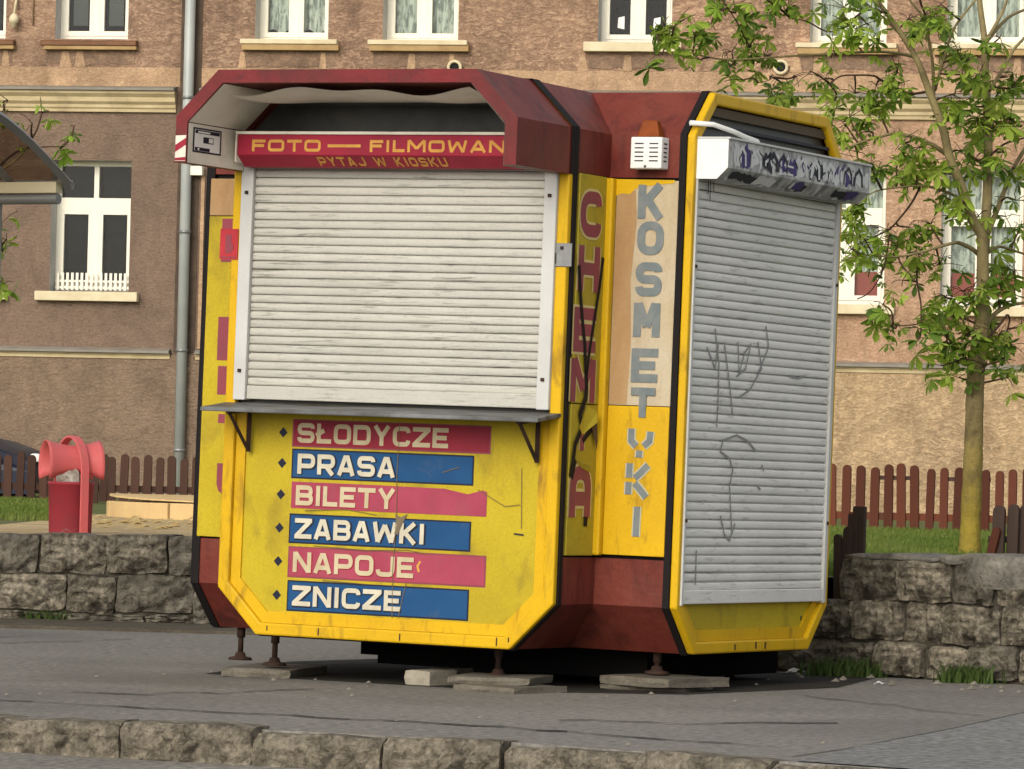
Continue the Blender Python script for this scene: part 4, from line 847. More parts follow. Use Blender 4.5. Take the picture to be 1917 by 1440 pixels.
# ---- R shutter box with graffiti
bx = MB(); pr = [(S + .004, 1.985), (S + .10, 1.985), (S + .148, 2.032), (S + .148, 2.150), (S + .004, 2.150)]
bx.prism([Vector((o, -.770, z)) for o, z in pr], (0, 1.53, 0)); bxo = bx.build('shutter_box', BOXG, KR, .002)
ec = MB(); ec.prism([Vector((o, -.776, z)) for o, z in pr], (0, .0055, 0)); ec.build('end_cap', WHT, bxo); ec = MB(); ec.prism([Vector((o, .7605, z)) for o, z in pr], (0, .005, 0)); ec.build('end_cap', WHT, bxo)
lp2 = MB(); lp2.box((S + .004, -.776, 2.1505), (S + .156, .766, 2.160)); lp2.build('box_lip', RAIL, bxo, .002)
gf = MB(); Pg = lambda a, z, o=0: Vector((S + .149 + o, a, z))
gr_ = random.Random(11)
for k, (y0, y1, m_) in enumerate([(-.72, -.60, 1), (-.64, -.54, 2), (-.55, -.43, 1), (-.44, -.30, 0), (-.32, -.15, 1), (-.22, -.06, 2), (-.10, .06, 1), (.08, .22, 0), (.22, .36, 1), (.34, .50, 1), (.48, .60, 2), (.58, .74, 1)]):
    nn = 7; ptsg = []
    for i in range(nn): ptsg.append((y0 + (y1 - y0) * i / (nn-1), 2.10 + gr_.uniform(-.005, .038)))
    for i in range(nn): ptsg.append((y1 - (y1 - y0) * i / (nn-1), 2.04 + gr_.uniform(-.003, .03)))
    gf.add([Pg(a, z, .0004 + .0003 * (k % 3)) for a, z in ptsg], [tuple(range(2*nn))[::-1]], m_)
for k in range(26):
    y0 = -.72 + k * .056 + gr_.uniform(-.02, .02); z0 = gr_.uniform(2.04, 2.08); z1 = gr_.uniform(2.09, 2.145)
    s_ = [(y0, z0), (y0 + gr_.uniform(-.02, .02), (z0+z1)/2), (y0 + gr_.uniform(-.04, .06), z1), (y0 + gr_.uniform(.02, .07), z1 - .03)]
    ribbon(gf, s_, gr_.uniform(.006, .014), lambda a, z, k=k: Pg(a, z, .0016 + .0002 * (k % 4)), gr_.choice([0, 0, 1, 1, 2]))
for y0 in (-.16, -.11, -.06):
    pass
for k, zz in enumerate((2.052, 2.070, 2.086)): ribbon(gf, [(-.20, zz), (-.10, zz - .004)], .009, lambda a, z, k=k: Pg(a, z, .0027), 2 if k % 2 else 1)
Pgc = lambda a, z, o=0: Vector((S + .10 + .048 * (z - 1.985) / .047 + .0012 + o * .7, a, z - .0012 - o * .7))
for k in range(9):
    y0 = gr_.uniform(-.72, .55); L_ = gr_.uniform(.05, .20); zt_ = gr_.uniform(2.008, 2.031); nn = 5
    lo_p = [(y0 + L_ * q / (nn - 1), 1.9865 + gr_.uniform(0, .014)) for q in range(nn)]; hi_p = [(y0 + L_ * q / (nn - 1) + gr_.uniform(-.02, .02), zt_ - gr_.uniform(0, .012)) for q in range(nn)][::-1]
    gf.add([Pgc(a, z, .0002 + .0002 * (k % 4)) for a, z in lo_p + hi_p], [tuple(range(2 * nn))], gr_.choice([0, 0, 1, 2]))
for k in range(9):
    y0 = -.70 + k * .16 + gr_.uniform(-.04, .04); ribbon(gf, [(y0, 2.05), (y0 + .01, 2.10), (y0 + .05, 2.125), (y0 + .085, 2.10), (y0 + .09, 2.05)], gr_.uniform(.012, .022), lambda a, z, k=k: Pg(a, z, .0032 + .0002 * (k % 3)), gr_.choice([0, 1, 1]))
for a, z1_ in ((-.665, 1.93), (-.645, 1.90), (-.61, 1.945)): ribbon(gf, [(a, 1.984), (a + .004, z1_)], .008, lambda a2, z: Vector((S + .012, a2, z)), 0)
gf.build('graffiti', [GRAFB, GRAFW, GRAFP], bxo)
cbl = MB(); cbl.tube([(S - .02, -.80, 2.215), (S + .05, -.72, 2.215), (S + .09, -.60, 2.195), (S + .10, -.50, 2.180), (S + .10, -.38, 2.172), (S + .10, -.36, 2.155)], .011, 8); cbl.build('white_cable', WHT, KR)
Pq = lambda a, z: Vector((S + .006, a, z))
for s_ in [[(-0.524, 1.371), (-0.472, 1.227), (-0.464, 1.024)], [(-0.426, 1.319), (-0.354, 1.141), (-0.308, 1.006)], [(-0.283, 1.325), (-0.259, 1.189), (-0.211, 1.282), (-0.147, 1.319), (-0.194, 1.214), (-0.285, 1.177)], [(-0.598, 1.289), (-0.509, 1.203), (-0.481, 1.317)], [(-0.075, 1.334), (-0.024, 1.221), (-0.14, 1.125), (-0.26, 1.087)], [(0.004, 1.406), (0.041, 1.315), (-0.062, 1.196)], [(-0.464, 1.137), (-0.469, 0.956)],
           [(-0.426, 0.856), (-0.398, 0.902), (-0.261, 0.928), (-0.147, 0.907), (-0.047, 0.864)], [(-0.426, 0.856), (-0.324, 0.828), (-0.286, 0.779), (-0.313, 0.711), (-0.292, 0.609), (-0.272, 0.518)], [(-0.395, 0.585), (-0.349, 0.506), (-0.291, 0.479), (-0.242, 0.552)], [(0.017, 0.806), (0.041, 0.780)], [(-0.026, 0.715), (0.014, 0.700)], [(-0.626, 0.438), (-0.623, 0.293)], [(0.285, 1.197), (0.374, 1.193), (0.432, 1.2)]]:
    gs = MB(); ribbon(gs, s_, .010, Pq); gs.build('pen_stroke', GRAFG, shR)
# ---- siren box, lock plate, red notice, side plate
sr = MB(); sr.box((.925, -w - .075, 2.018), (1.068, -w - .001, 2.150)); sro = sr.build('siren_box', WHT, KR, .005)
sv = MB()
for a in (.945, 1.012):
    for k in range(5): sv.box((a, -w - .0765, 2.048 + k * .018), (a + .040, -w - .0755, 2.053 + k * .018))
for k in range(5): sv.box((1.0685, -w - .055, 2.048 + k * .018), (1.0695, -w - .025, 2.054 + k * .018))
sv.box((.99, -w - .0765, 2.022), (1.0, -w - .0755, 2.032)); tag(sv.build('vent_slots', GRAFB, sro), kind='stuff')
bc = MB(); bv = [(.945, -w - .065), (1.050, -w - .065), (1.050, -w - .005), (.945, -w - .005)]; tv = [(.965, -w - .052), (1.030, -w - .052), (1.030, -w - .012), (.965, -w - .012)]
bc.add([(x_, y_, 2.1515) for x_, y_ in bv] + [(x_, y_, 2.222) for x_, y_ in tv], [(0, 1, 5, 4), (1, 2, 6, 5), (2, 3, 7, 6), (3, 0, 4, 7), (4, 5, 6, 7)]); bc.build('beacon', AMBER, sro, .006)
lk = MB(); lk.box((.742, -(S + .012), 1.588), (.826, -(S + .0065), 1.685)); lko = lk.build('lock_plate', STEEL, KR, .002)
bl2 = MB(); bl2.box((.775, -(S + .017), 1.658), (.788, -(S + .0125), 1.672)); bl2.box((.752, -(S + .0135), 1.60), (.757, -(S + .0125), 1.645)); bl2.build('bolt', RUST, lko)
rn = MB(); rn.box((-.852, -(S + .012), 1.594), (-.764, -(S + .0065), 1.724)); rno = rn.build('red_notice', M('red_notice', (0.48, 0.035, 0.045), .4, (0.36, 0.03, 0.04), 12), KR)
rp = MB(); rp.box((-.845, -(S + .0135), 1.60), (-.772, -(S + .0125), 1.606)); rp.box((-.825, -(S + .0135), 1.62), (-.795, -(S + .0125), 1.70)); rp.box((-.81, -(S + .0145), 1.63), (-.785, -(S + .0137), 1.66)); rp.build('notice_print', ROSE, rno)
rfp = MB(); rfp.box((1.03, w + .009, .44), (1.10, w + .060, .62)); rfp.build('reflector_plate', WHT, KR, .01)
uc = MB(); uc.box((-.40, -.46, -.125), (.90, .92, -.004)); uc.box((-.60, -.25, -.10), (-.405, .8, -.004)); uc.build('added_shade_block', M('shade_block_black', (0.005, 0.0045, 0.0045), .95, spec=.05), KR)  # added black block standing in for the deep shadow under the kiosk
# ---- legs
for (lx, ly, zb) in ((-.657, -.916, -.136), (.4515, -.971, -.122), (.981, -.534, -.090), (-1.04, -.55, -.140), (.7, .85, -.17), (-.6, .9, -.17)):
    mb = MB(); mb.tube([(lx, ly, .03), (lx, ly, zb + .03)], .0125, 8); mb.tube([(lx, ly, .02), (lx, ly, -.045)], .019, 8); mb.lathe([(0, zb + .03), (.02, zb + .03), (.026, zb + .012), (.05, zb + .007), (.054, zb - .004), (0, zb - .004)], 16, (lx, ly, 0)); mb.build('leg', RUST, KR)

# ================================================================== SLABS, BLOCKS, LITTER ON THE PAVEMENT
def slab(name, label, cx, cy, z_, L_, D_, h, rz, mat=CONC, cat='paving slab'):
    b = rough_block(L_, D_, h, 6, 2, .003, int(cx * 100 + cy * 17) % 9999, 4, .25, .002, False)
    b.v = [(x - L_/2, y - D_/2, z) for x, y, z in b.v]; o = b.build(name, mat, None, loc=(cx, cy, z_), rz=rad(rz)); return tag(o, label, cat, 'loose concrete ' + cat + 's around the kiosk legs')
slab('concrete_slab', 'broken concrete slab under the left front kiosk leg', -1.0, 20.12, 0.0, .31, .56, .038, -14)
slab('concrete_slab', 'lower concrete slab of the pair under the middle kiosk leg', .02, 19.12, -0.004, .32, .36, .030, -38)
slab('concrete_slab', 'upper concrete slab of the pair under the middle kiosk leg', -.02, 19.34, .0255, .35, .42, .030, -14)
slab('concrete_slab', 'wide concrete slab under the right kiosk leg below the maroon corner', 0.67, 19.55, 0.022, .38, .40, .038, -42)
slab('concrete_slab', 'thin base slab below the slab of the right kiosk leg', .64, 19.62, 0.0, .38, .38, .022, -20)
slab('concrete_block', 'pale loose concrete block lying left of the middle kiosk leg', -.315, 19.55, 0.0, .13, .2, .062, -34, M('pale_block', (0.36, 0.33, 0.26), .9, (0.28, 0.25, 0.2), 9, fine=.1), 'block')
slab('concrete_block', 'grey loose block lying behind the pale block under the kiosk', -.235, 19.80, 0.0, .13, .2, .062, -22, CONC, 'block')
# pebbles and scraps
pb = MB(); r = random.Random(5)
for k in range(64):
    x_ = r.uniform(-2.2, 2.3); y_ = (21.4 - .62 * (x_ - 1.5) - r.uniform(0.05, 1.0)) if x_ > 1.1 else r.uniform(kerb_y(x_) + .3, 20.5); s = r.uniform(.006, .018) * (1.3 if x_ > 1.1 else .8)
    pb.add([(x_ - s, y_, .004), (x_ + s, y_, .004), (x_, y_ - s, .004), (x_, y_ + s, .004), (x_ + s * .2, y_, .004 + s * .8)], [(0, 2, 4), (2, 1, 4), (1, 3, 4), (3, 0, 4)])
tag(pb.build('pebbles', M('pebble_pale', (0.26, 0.235, 0.19), .9, (0.15, 0.135, 0.11), 3)), kind='stuff')
def scrap(label, p, s, seed):
    r = random.Random(seed); mb = MB(); mb.grid(lambda u, v: Vector(((u - .5) * s * 2.2 + r.uniform(-.2, .2) * s, (v - .5) * s + r.uniform(-.2, .2) * s, abs(r.uniform(0, .8)) * s * (1 - abs(2*u - 1)) + .004)), 5, 3, 0, False)
    return tag(mb.build('plastic_scrap', M('scrap_white', (0.62, 0.62, 0.6), .5), None, loc=p), label, 'litter', 'white scraps on the pavement')
scrap('crumpled white plastic scrap under the grey shutter side beside the weeds', (1.36, 21.62, 0.0), .05, 1)
scrap('small white paper scrap on the pavement below the brown stone wall', (1.66, 20.55, 0.0), .025, 2)

# ================================================================== GRASS AND WEEDS
def blades(name, n, fn, h0, h1, wd, mat, seed, parent=None):
    g = np.random.default_rng(seed); P = np.array([fn(g) for _ in range(n)]); h = g.uniform(h0, h1, n); an = g.uniform(0, 2*np.pi, n); ln_ = g.uniform(.1, .7, n) * h; la = g.uniform(0, 2*np.pi, n)
    dx = np.cos(an) * wd / 2; dy = np.sin(an) * wd / 2; V = np.zeros((n, 5, 3)); V[:, 0] = P + np.c_[-dx, -dy, 0*dx]; V[:, 1] = P + np.c_[dx, dy, 0*dx]
    mid = P + np.c_[np.cos(la) * ln_ * .3, np.sin(la) * ln_ * .3, h * .6]; V[:, 2] = mid + np.c_[dx*.7, dy*.7, 0*dx]; V[:, 3] = mid - np.c_[dx*.7, dy*.7, 0*dx]; V[:, 4] = P + np.c_[np.cos(la) * ln_, np.sin(la) * ln_, h]
    mb = MB(); mb.v = [tuple(p) for p in V.reshape(-1, 3)]
    for i in range(n): b = 5*i; mb.f += [(b, b+1, b+2, b+3), (b+3, b+2, b+4)]; mb.m += [0, 0]; mb.sm += [False, False]
    return mb.build(name, mat, parent)
def lw(g):
    while True:
        y_ = g.uniform(22.2, 44) ; x_ = g.uniform(.065, .122) * y_
        return (x_, y_, terr(x_, y_))
tag(blades('grass', 26000, lw, .02, .075, .011, GRASS, 1), kind='stuff')
def lw2(g):
    y_ = g.uniform(33, 49); x_ = g.uniform(-.125, -.098) * y_; return (x_, y_, terr(x_, y_))
tag(blades('grass', 6000, lw2, .02, .065, .014, GRASS, 2), kind='stuff')
def lw3(g):
    x_ = g.uniform(-1.5, 9); y_ = g.uniform(23.5, 45); return (x_, max(y_, 24.5 - .5 * x_), terr(x_, max(y_, 24.5 - .5 * x_)))
tag(blades('grass', 15000, lw3, .02, .07, .014, GRASS, 3), kind='stuff')
def clump(cx, cy, r_): return lambda g: (cx + g.normal() * r_, cy + g.normal() * r_ * .5, .0)
for lab, cx, cy, r_, n, hh in (('low dark weed tuft at the foot of the left stone wall', -2.6, 26.35, .08, 220, .09), ('grassy weed tuft below the wall beside the kiosk bottom corner', 1.585, 21.42, .09, 420, .10), ('grassy weed tuft at the foot of the right stone wall', 2.09, 21.0, .06, 320, .10), ('small green weed between kiosk and wall end', 1.42, 22.0, .05, 160, .26)):
    tag(blades('weed_tuft', n, clump(cx, cy, r_), .03, hh, .012, WEED, int(cx * 50 + 400)), lab, 'weeds', 'weed tufts along the wall foot')

# ================================================================== TREES
def leaf_mesh(seed, mats):
    r = random.Random(seed); mb = MB(); n = r.choice([5, 5, 6, 7]); L0 = r.uniform(.085, .125)
    mb.tube([(0, 0, .06), (.01, 0, .03), (0, 0, 0)], .0022, 3, 0)
    for k in range(n):
        an = 2*math.pi * (k + .5) / n * .86 + r.uniform(-.15, .15); ln_ = L0 * (1 - .25 * abs(k - (n-1)/2) / n) * r.uniform(.85, 1.15); wd = ln_ * r.uniform(.34, .44); droop = r.uniform(.35, 1.15)
        u = Vector((math.cos(an), math.sin(an), 0)); sd = Vector((-math.sin(an), math.cos(an), 0)); rows_ = []
        for t in (0.0, .3, .62, .86, 1.0):
            wv = {0.0: .08, .3: .5, .62: 1.0, .86: .62, 1.0: .02}[t] * wd / 2; c = u * (ln_ * (t - .22 * droop * t * t)) + Vector((0, 0, -ln_ * droop * .62 * t * t - .004))
            rows_ += [c - sd * wv + Vector((0, 0, -wv * .45)), c, c + sd * wv + Vector((0, 0, -wv * .45))]
        f = []
        for i in range(4): f += [(3*i, 3*i+1, 3*i+4, 3*i+3), (3*i+1, 3*i+2, 3*i+5, 3*i+4)]
        mb.add(rows_, f, 0, False)
    return mb.mesh('leaf', mats)
LEAFM = [[leaf_mesh(30 + i * 7 + j, [LEAF[j]]) for i in range(5)] for j in range(3)]
def smooth_path(P, k=4):
    P = [Vector(p) for p in P]; out = []
    for i in range(len(P) - 1):
        p0 = P[max(i-1, 0)]; p1 = P[i]; p2 = P[i+1]; p3 = P[min(i+2, len(P)-1)]
        for j in range(k):
            t = j / k; out.append(.5 * ((2*p1) + (p2 - p0) * t + (2*p0 - 5*p1 + 4*p2 - p3) * t*t + (3*p1 - p0 - 3*p2 + p3) * t**3))
    return out + [P[-1]]
def make_tree(name, label, trunkpx, branches, clusters, Y0, seed, bark):
    r = random.Random(seed); base = at(*trunkpx[0][:2], Y0); base.z = terr(base.x, base.y) - .03
    root = tag(empty(name, base), label, 'tree', 'chestnut trees behind the walls'); sk = []
    def path(pts, name_, mat, rs0, rs1, dep):
        P = [at(x_, y_, Y0 + (dep * i / max(1, len(pts)-1))) - base for i, (x_, y_) in enumerate(pts)]
        Q = smooth_path(P); n = len(Q); rr = [(rs0 + (rs1 - rs0) * (i / (n-1))**.8) * (1.0 if name_ == 'trunk' else .82) for i in range(n)]; mb = MB()
        if name_ == 'trunk':
            Q[0] = Q[0] + Vector((0, 0, -.06)); rr[0] *= 1.2; rr[1] *= 1.06
        if name_ == 'trunk': Q = smooth_path(Q, 3); rr = [rr[min(len(rr)-1, i // 3)] * r.uniform(.965, 1.035) for i in range(len(Q))]
        mb.tube(Q, rr, 14 if name_ == 'trunk' else 9 if rs0 > .03 else 6); mb.build(name_, mat, root); sk.extend([(q_, rr[min(i, len(rr)-1)]) for i, q_ in enumerate(Q)])
    nt_ = [p[:2] for p in trunkpx]; path(nt_, 'trunk', bark, .072, .046, 0)
    for pts, a, b_, dep, nm in branches: path(pts, nm, BARK if a > .012 else TWIG, a, b_, dep)
    spots = []; tw = MB(); SK = np.array([list(p) for p, _ in sk])
    for cx, cy, n in clusters:
        q0 = at(cx, cy, Y0) - base; d = np.hypot(SK[:, 0] - q0.x, SK[:, 2] - q0.z); k = int(np.argmin(d)); s0 = Vector(SK[k]); dep = s0.y + r.uniform(-.35, .35)
        c = at(cx, cy, Y0 + dep) - base; nt2 = max(1, n // 3 + 1)
        m_ = (s0 + c) / 2 + Vector((r.uniform(-.03, .03), 0, r.uniform(0, .05)))
        tw.tube(smooth_path([s0, m_, c + Vector((0, 0, .05))], 3), [.007, .0068, .0064, .0060, .0055, .005, .0045], 5)
        n = n + 1 + (1 if n > 2 else 0) + (2 if n > 3 else 0)
        for i in range(n):
            p = c + Vector((r.gauss(0, .062), r.gauss(0, .11), r.gauss(.01, .052)))
            spots.append((p, r.uniform(0, 6.28), rad(r.gauss(0, 28)), rad(r.gauss(0, 28)), r.uniform(.52, 1.12), r.choices([0, 1, 2], [.46, .36, .18])[0]))
            tw.tube([c + Vector((0, 0, .05)), (c + p) / 2 + Vector((0, 0, .06)), p + Vector((0, 0, .05))], .0026, 3)
    tag(tw.build('twigs', TWIG, root), kind='stuff')
    spots.sort(key=lambda s_: s_[0].y); rest_ = MB()
    for i, (p, rz_, rx, ry, s_, mi) in enumerate(spots):
        me = LEAFM[mi][r.randrange(5)]
        if i < 300: inst(me, 'leaf', root, p, (rx, ry, rz_), (s_, s_, s_))
        else:
            Mx = Matrix.Translation(p) @ Matrix.Rotation(rz_, 4, 'Z') @ Matrix.Rotation(ry, 4, 'Y') @ Matrix.Rotation(rx, 4, 'X') @ Matrix.Scale(s_, 4)
            rest_.add([Mx @ v.co for v in me.vertices], [tuple(f.vertices) for f in me.polygons], mi)
    if rest_.v: tag(rest_.build('foliage', LEAF, root), kind='stuff')
    return root
TB = [([(1838, 610), (1840, 535), (1840, 476), (1838, 440), (1821, 413), (1800, 350), (1777, 292), (1765, 240), (1741, 175), (1728, 140), (1714, 107), (1680, 53), (1641, 0), (1610, -45)], .055, .016, -.5, 'limb'),
 ([(1842, 470), (1846, 413), (1850, 300), (1848, 200), (1844, 120), (1843, 73), (1836, 20), (1830, -40)], .045, .020, .3, 'limb'),
 ([(1848, 440), (1868, 390), (1885, 345), (1900, 310), (1930, 260)], .026, .015, .6, 'limb'),
 ([(1845, 80), (1862, 50), (1880, 15), (1890, -20)], .018, .010, .3, 'limb'),
 ([(1846, 80), (1870, 50), (1895, 28), (1930, 15)], .016, .010, .5, 'limb'),
 ([(1852, 170), (1880, 125), (1900, 90), (1930, 60)], .016, .010, .4, 'branch'),
 ([(1748, 190), (1746, 120), (1738, 70), (1735, 40), (1715, 15), (1690, -15)], .016, .008, -.4, 'branch'),
 ([(1738, 40), (1722, 0), (1725, -30)], .010, .007, -.4, 'branch'),
 ([(1750, 170), (1770, 100), (1785, 55), (1810, 20), (1840, -15)], .014, .008, -.2, 'branch'),
 ([(1777, 292), (1733, 265), (1680, 250), (1650, 256), (1617, 265), (1578, 280)], .020, .007, -.6, 'branch'),
 ([(1741, 170), (1700, 175), (1651, 151), (1635, 142), (1600, 141), (1573, 143), (1553, 158)], .012, .005, -.5, 'branch'),
 ([(1714, 107), (1680, 100), (1636, 97), (1539, 102), (1481, 105), (1422, 109), (1359, 112), (1296, 100), (1233, 78)], .015, .005, -.9, 'branch'),
 ([(1422, 109), (1410, 92), (1398, 78), (1378, 39), (1359, 10)], .009, .004, -.9, 'branch'),
 ([(1660, 25), (1620, 20), (1560, 60), (1510, 40), (1480, 35)], .010, .004, -.6, 'branch'),
 ([(1700, 80), (1650, 30), (1600, -10)], .010, .006, .3, 'branch'),
 ([(1450, 145), (1445, 140), (1440, 150), (1420, 155)], .004, .003, -.6, 'branch'),
 ([(1835, 480), (1821, 467), (1795, 455), (1777, 457), (1724, 472), (1675, 481), (1620, 478), (1575, 488)], .020, .006, -.7, 'branch'),
 ([(1805, 385), (1788, 367), (1752, 353), (1724, 348), (1682, 351), (1641, 358), (1610, 375)], .013, .005, -.5, 'branch'),
 ([(1722, 351), (1704, 384), (1670, 425), (1653, 436), (1611, 455), (1590, 470)], .010, .004, -.6, 'branch'),
 ([(1682, 483), (1690, 500), (1715, 528)], .008, .006, -.6, 'branch'), ([(1717, 495), (1717, 530), (1724, 570), (1724, 620), (1720, 635)], .009, .005, -.6, 'branch'),
 ([(1835, 610), (1800, 595), (1760, 590), (1725, 605), (1690, 610), (1672, 608)], .010, .004, -.3, 'branch'),
 ([(1838, 640), (1810, 620), (1800, 590), (1785, 560)], .014, .006, -.3, 'branch'),
 ([(1840, 620), (1860, 590), (1890, 572), (1930, 566)], .022, .012, .3, 'limb'), ([(1842, 640), (1870, 610), (1885, 590), (1890, 600), (1882, 630)], .012, .005, .2, 'branch'),
 ([(1848, 475), (1870, 462), (1900, 470), (1930, 480)], .014, .008, .4, 'branch'), ([(1855, 290), (1880, 270), (1905, 262), (1930, 255)], .010, .006, .4, 'branch'),
 ([(1828, 700), (1800, 660), (1780, 640)], .010, .005, -.3, 'branch'), ([(1665, 440), (1655, 500), (1630, 545), (1605, 560)], .007, .004, -.5, 'branch')]
CL = [(1235,75,4),(1262,66,4),(1300,85,4),(1330,62,3),(1240,118,1),(1345,15,4),(1375,32,3),(1430,12,3),(1395,65,2),(1400,108,4),(1370,112,3),(1312,128,1),(1365,140,2),(1430,122,3),(1450,25,3),(1475,30,3),(1390,165,1),(1455,165,2),(1490,158,3),(1520,150,3),(1545,162,3),(1480,180,2),
 (1580,30,5),(1610,12,4),(1590,65,4),(1622,60,4),(1560,110,2),(1600,95,2),(1650,40,3),(1562,205,3),(1600,190,3),(1640,175,3),(1590,235,3),(1640,215,3),(1680,150,5),(1670,182,5),(1700,50,4),(1725,52,5),(1745,42,4),(1765,60,4),(1770,30,3),(1690,282,5),(1720,292,4),(1680,318,3),(1740,322,4),(1705,335,4),(1770,340,3),(1800,300,3),(1825,312,4),(1775,105,4),(1800,128,5),(1830,160,3),(1800,155,3),(1872,85,3),(1880,160,4),(1900,180,5),(1862,205,4),(1890,240,5),(1858,255,4),(1830,235,4),(1780,192,4),(1802,208,4),(1762,232,3),(1620,262,3),(1585,252,3),(1605,300,3),(1630,322,3),(1640,345,3),(1612,402,4),(1590,430,4),(1622,470,4),(1660,445,4),(1700,440,4),(1742,435,4),(1680,475,3),(1722,500,5),(1592,480,3),(1602,500,3),(1640,512,3),(1760,510,4),(1790,398,4),(1755,375,2),(1832,418,3),(1880,300,3),(1905,330,4),(1902,390,3),(1910,440,3),(1882,420,2),(1862,520,4),(1900,520,4),(1872,560,4),(1830,540,4),(1802,560,4),(1770,570,4),(1792,600,4),(1762,620,3),(1812,640,4),(1772,650,4),(1822,670,5),(1785,672,4),(1870,642,4),(1892,660,4),(1880,690,3),(1852,620,3),(1912,620,2),(1752,590,3),(1640,612,3),(1672,630,3),(1652,585,3),(1690,540,2),(1718,650,1),(1740,640,2),(1762,700,2),(1795,722,1),(1885,722,1),(1842,700,3)]
make_tree('chestnut_tree', 'young chestnut tree with a yellowish trunk standing behind the right stone wall', [(1815, 1050), (1817, 980), (1822, 850), (1826, 720), (1833, 640), (1838, 600)], TB, CL, 29.0, 4, BARKY)
make_tree('chestnut_tree', 'tree whose few leafy twigs show behind the bus shelter roof at the left edge', [(-170, 1010), (-168, 700), (-165, 400), (-160, 100)],
  [([(-166, 480), (-90, 370), (0, 320), (40, 290), (60, 258)], .02, .004, -.3, 'branch'), ([(-20, 330), (30, 285), (75, 276), (115, 275)], .01, .004, -.3, 'branch'), ([(-165, 620), (-90, 560), (-30, 500), (5, 470)], .02, .004, -.3, 'branch'), ([(-164, 330), (-80, 270), (-20, 230), (15, 205)], .02, .005, -.3, 'branch')],
  [(15, 205, 1), (78, 228, 2), (60, 248, 1), (138, 255, 1), (125, 285, 1), (3, 435, 1), (12, 465, 1), (0, 505, 1), (6, 548, 1), (-60, 260, 6), (-90, 330, 6), (-60, 480, 5), (-120, 200, 6), (-160, 120, 7)], 26.5, 8, BARK)

# ================================================================== LITTER BIN
bp_ = at(131, 996, 28.0); bz = terr(bp_.x, bp_.y)
BN = tag(empty('litter_bin', (bp_.x, bp_.y, bz), rad(-20)), 'red street litter bin with a salmon pink hood behind the low wall', 'bin')
mb = MB(); Hb = .315; mb.lathe([(0, 0), (.122, 0), (.128, .01), (.136, Hb - .02), (.142, Hb - .018), (.142, Hb), (.130, Hb), (.120, .03), (0, .03)], 28); mb.build('body', BINR, BN)
st2 = MB(); pa = [Vector((math.cos(q_) * .150, 0, Hb + .03 + .235 * max(0, math.sin(q_)))) if 0 <= q_ <= math.pi else None for q_ in [math.pi * k / 16 for k in range(17)]]
def strap(mb, path, wdt, t):
    L_ = []
    for i, p in enumerate(path):
        tg = (path[min(i+1, len(path)-1)] - path[max(i-1, 0)]).normalized(); nn = Vector((tg.z, 0, -tg.x)); L_ += [p + Vector((0, -wdt/2, 0)), p + Vector((0, wdt/2, 0)), p + nn * t + Vector((0, wdt/2, 0)), p + nn * t + Vector((0, -wdt/2, 0))]
    fs_ = []
    for i in range(len(path) - 1):
        for k in range(4): fs_.append((4*i+k, 4*i+(k+1) % 4, 4*i+4+(k+1) % 4, 4*i+4+k))
    mb.add(L_, fs_ + [(3, 2, 1, 0), tuple(4*(len(path)-1)+k for k in range(4))])
full = [Vector((.152, 0, 0.0)), Vector((.152, 0, Hb * .6)), Vector((.152, 0, Hb))] + [Vector((.152 * math.cos(q_), 0, Hb + .06 + .205 * math.sin(q_))) for q_ in [math.pi * k / 16 for k in range(17)]] + [Vector((-.152, 0, Hb)), Vector((-.152, 0, 0))]
strap(st2, full, .055, .014); so_ = st2.build('hoop', BINP, BN, .004)
so_.rotation_euler = (0, 0, rad(-34))
hb_ = MB()
def hoodf(u, v):
    s = 2*u - 1; th_ = rad(-122 + 244 * v); rr = .102 + .052 * abs(s)**1.8; return Vector((s * .168, math.sin(th_) * rr * .95, Hb + .115 + math.cos(th_) * rr - .02 * s * s))
hb_.grid(hoodf, 16, 16); ho = hb_.build('hood', BINP, BN); ho.rotation_euler = (0, 0, rad(40)); sm = ho.modifiers.new('thick', 'SOLIDIFY'); sm.thickness = .006; sm.offset = 0
lt = MB(); rr_ = random.Random(3)
for k in range(7):
    c = Vector((rr_.uniform(-.07, .05), rr_.uniform(-.08, .04), Hb + rr_.uniform(.0, .04))); s = rr_.uniform(.035, .06)
    lt.grid(lambda u, v: c + Vector((math.sin(math.pi * v) * math.cos(2*math.pi * u), math.sin(math.pi * v) * math.sin(2*math.pi * u), math.cos(math.pi * v))) * s * (1 + .25 * math.sin(7 * u * 6.28) * math.sin(5 * v)), 10, 6, 0, False)
tag(lt.build('rubbish', PAPER, None, loc=(bp_.x, bp_.y, bz)), 'pale crumpled rubbish heaped in the red litter bin', 'litter')

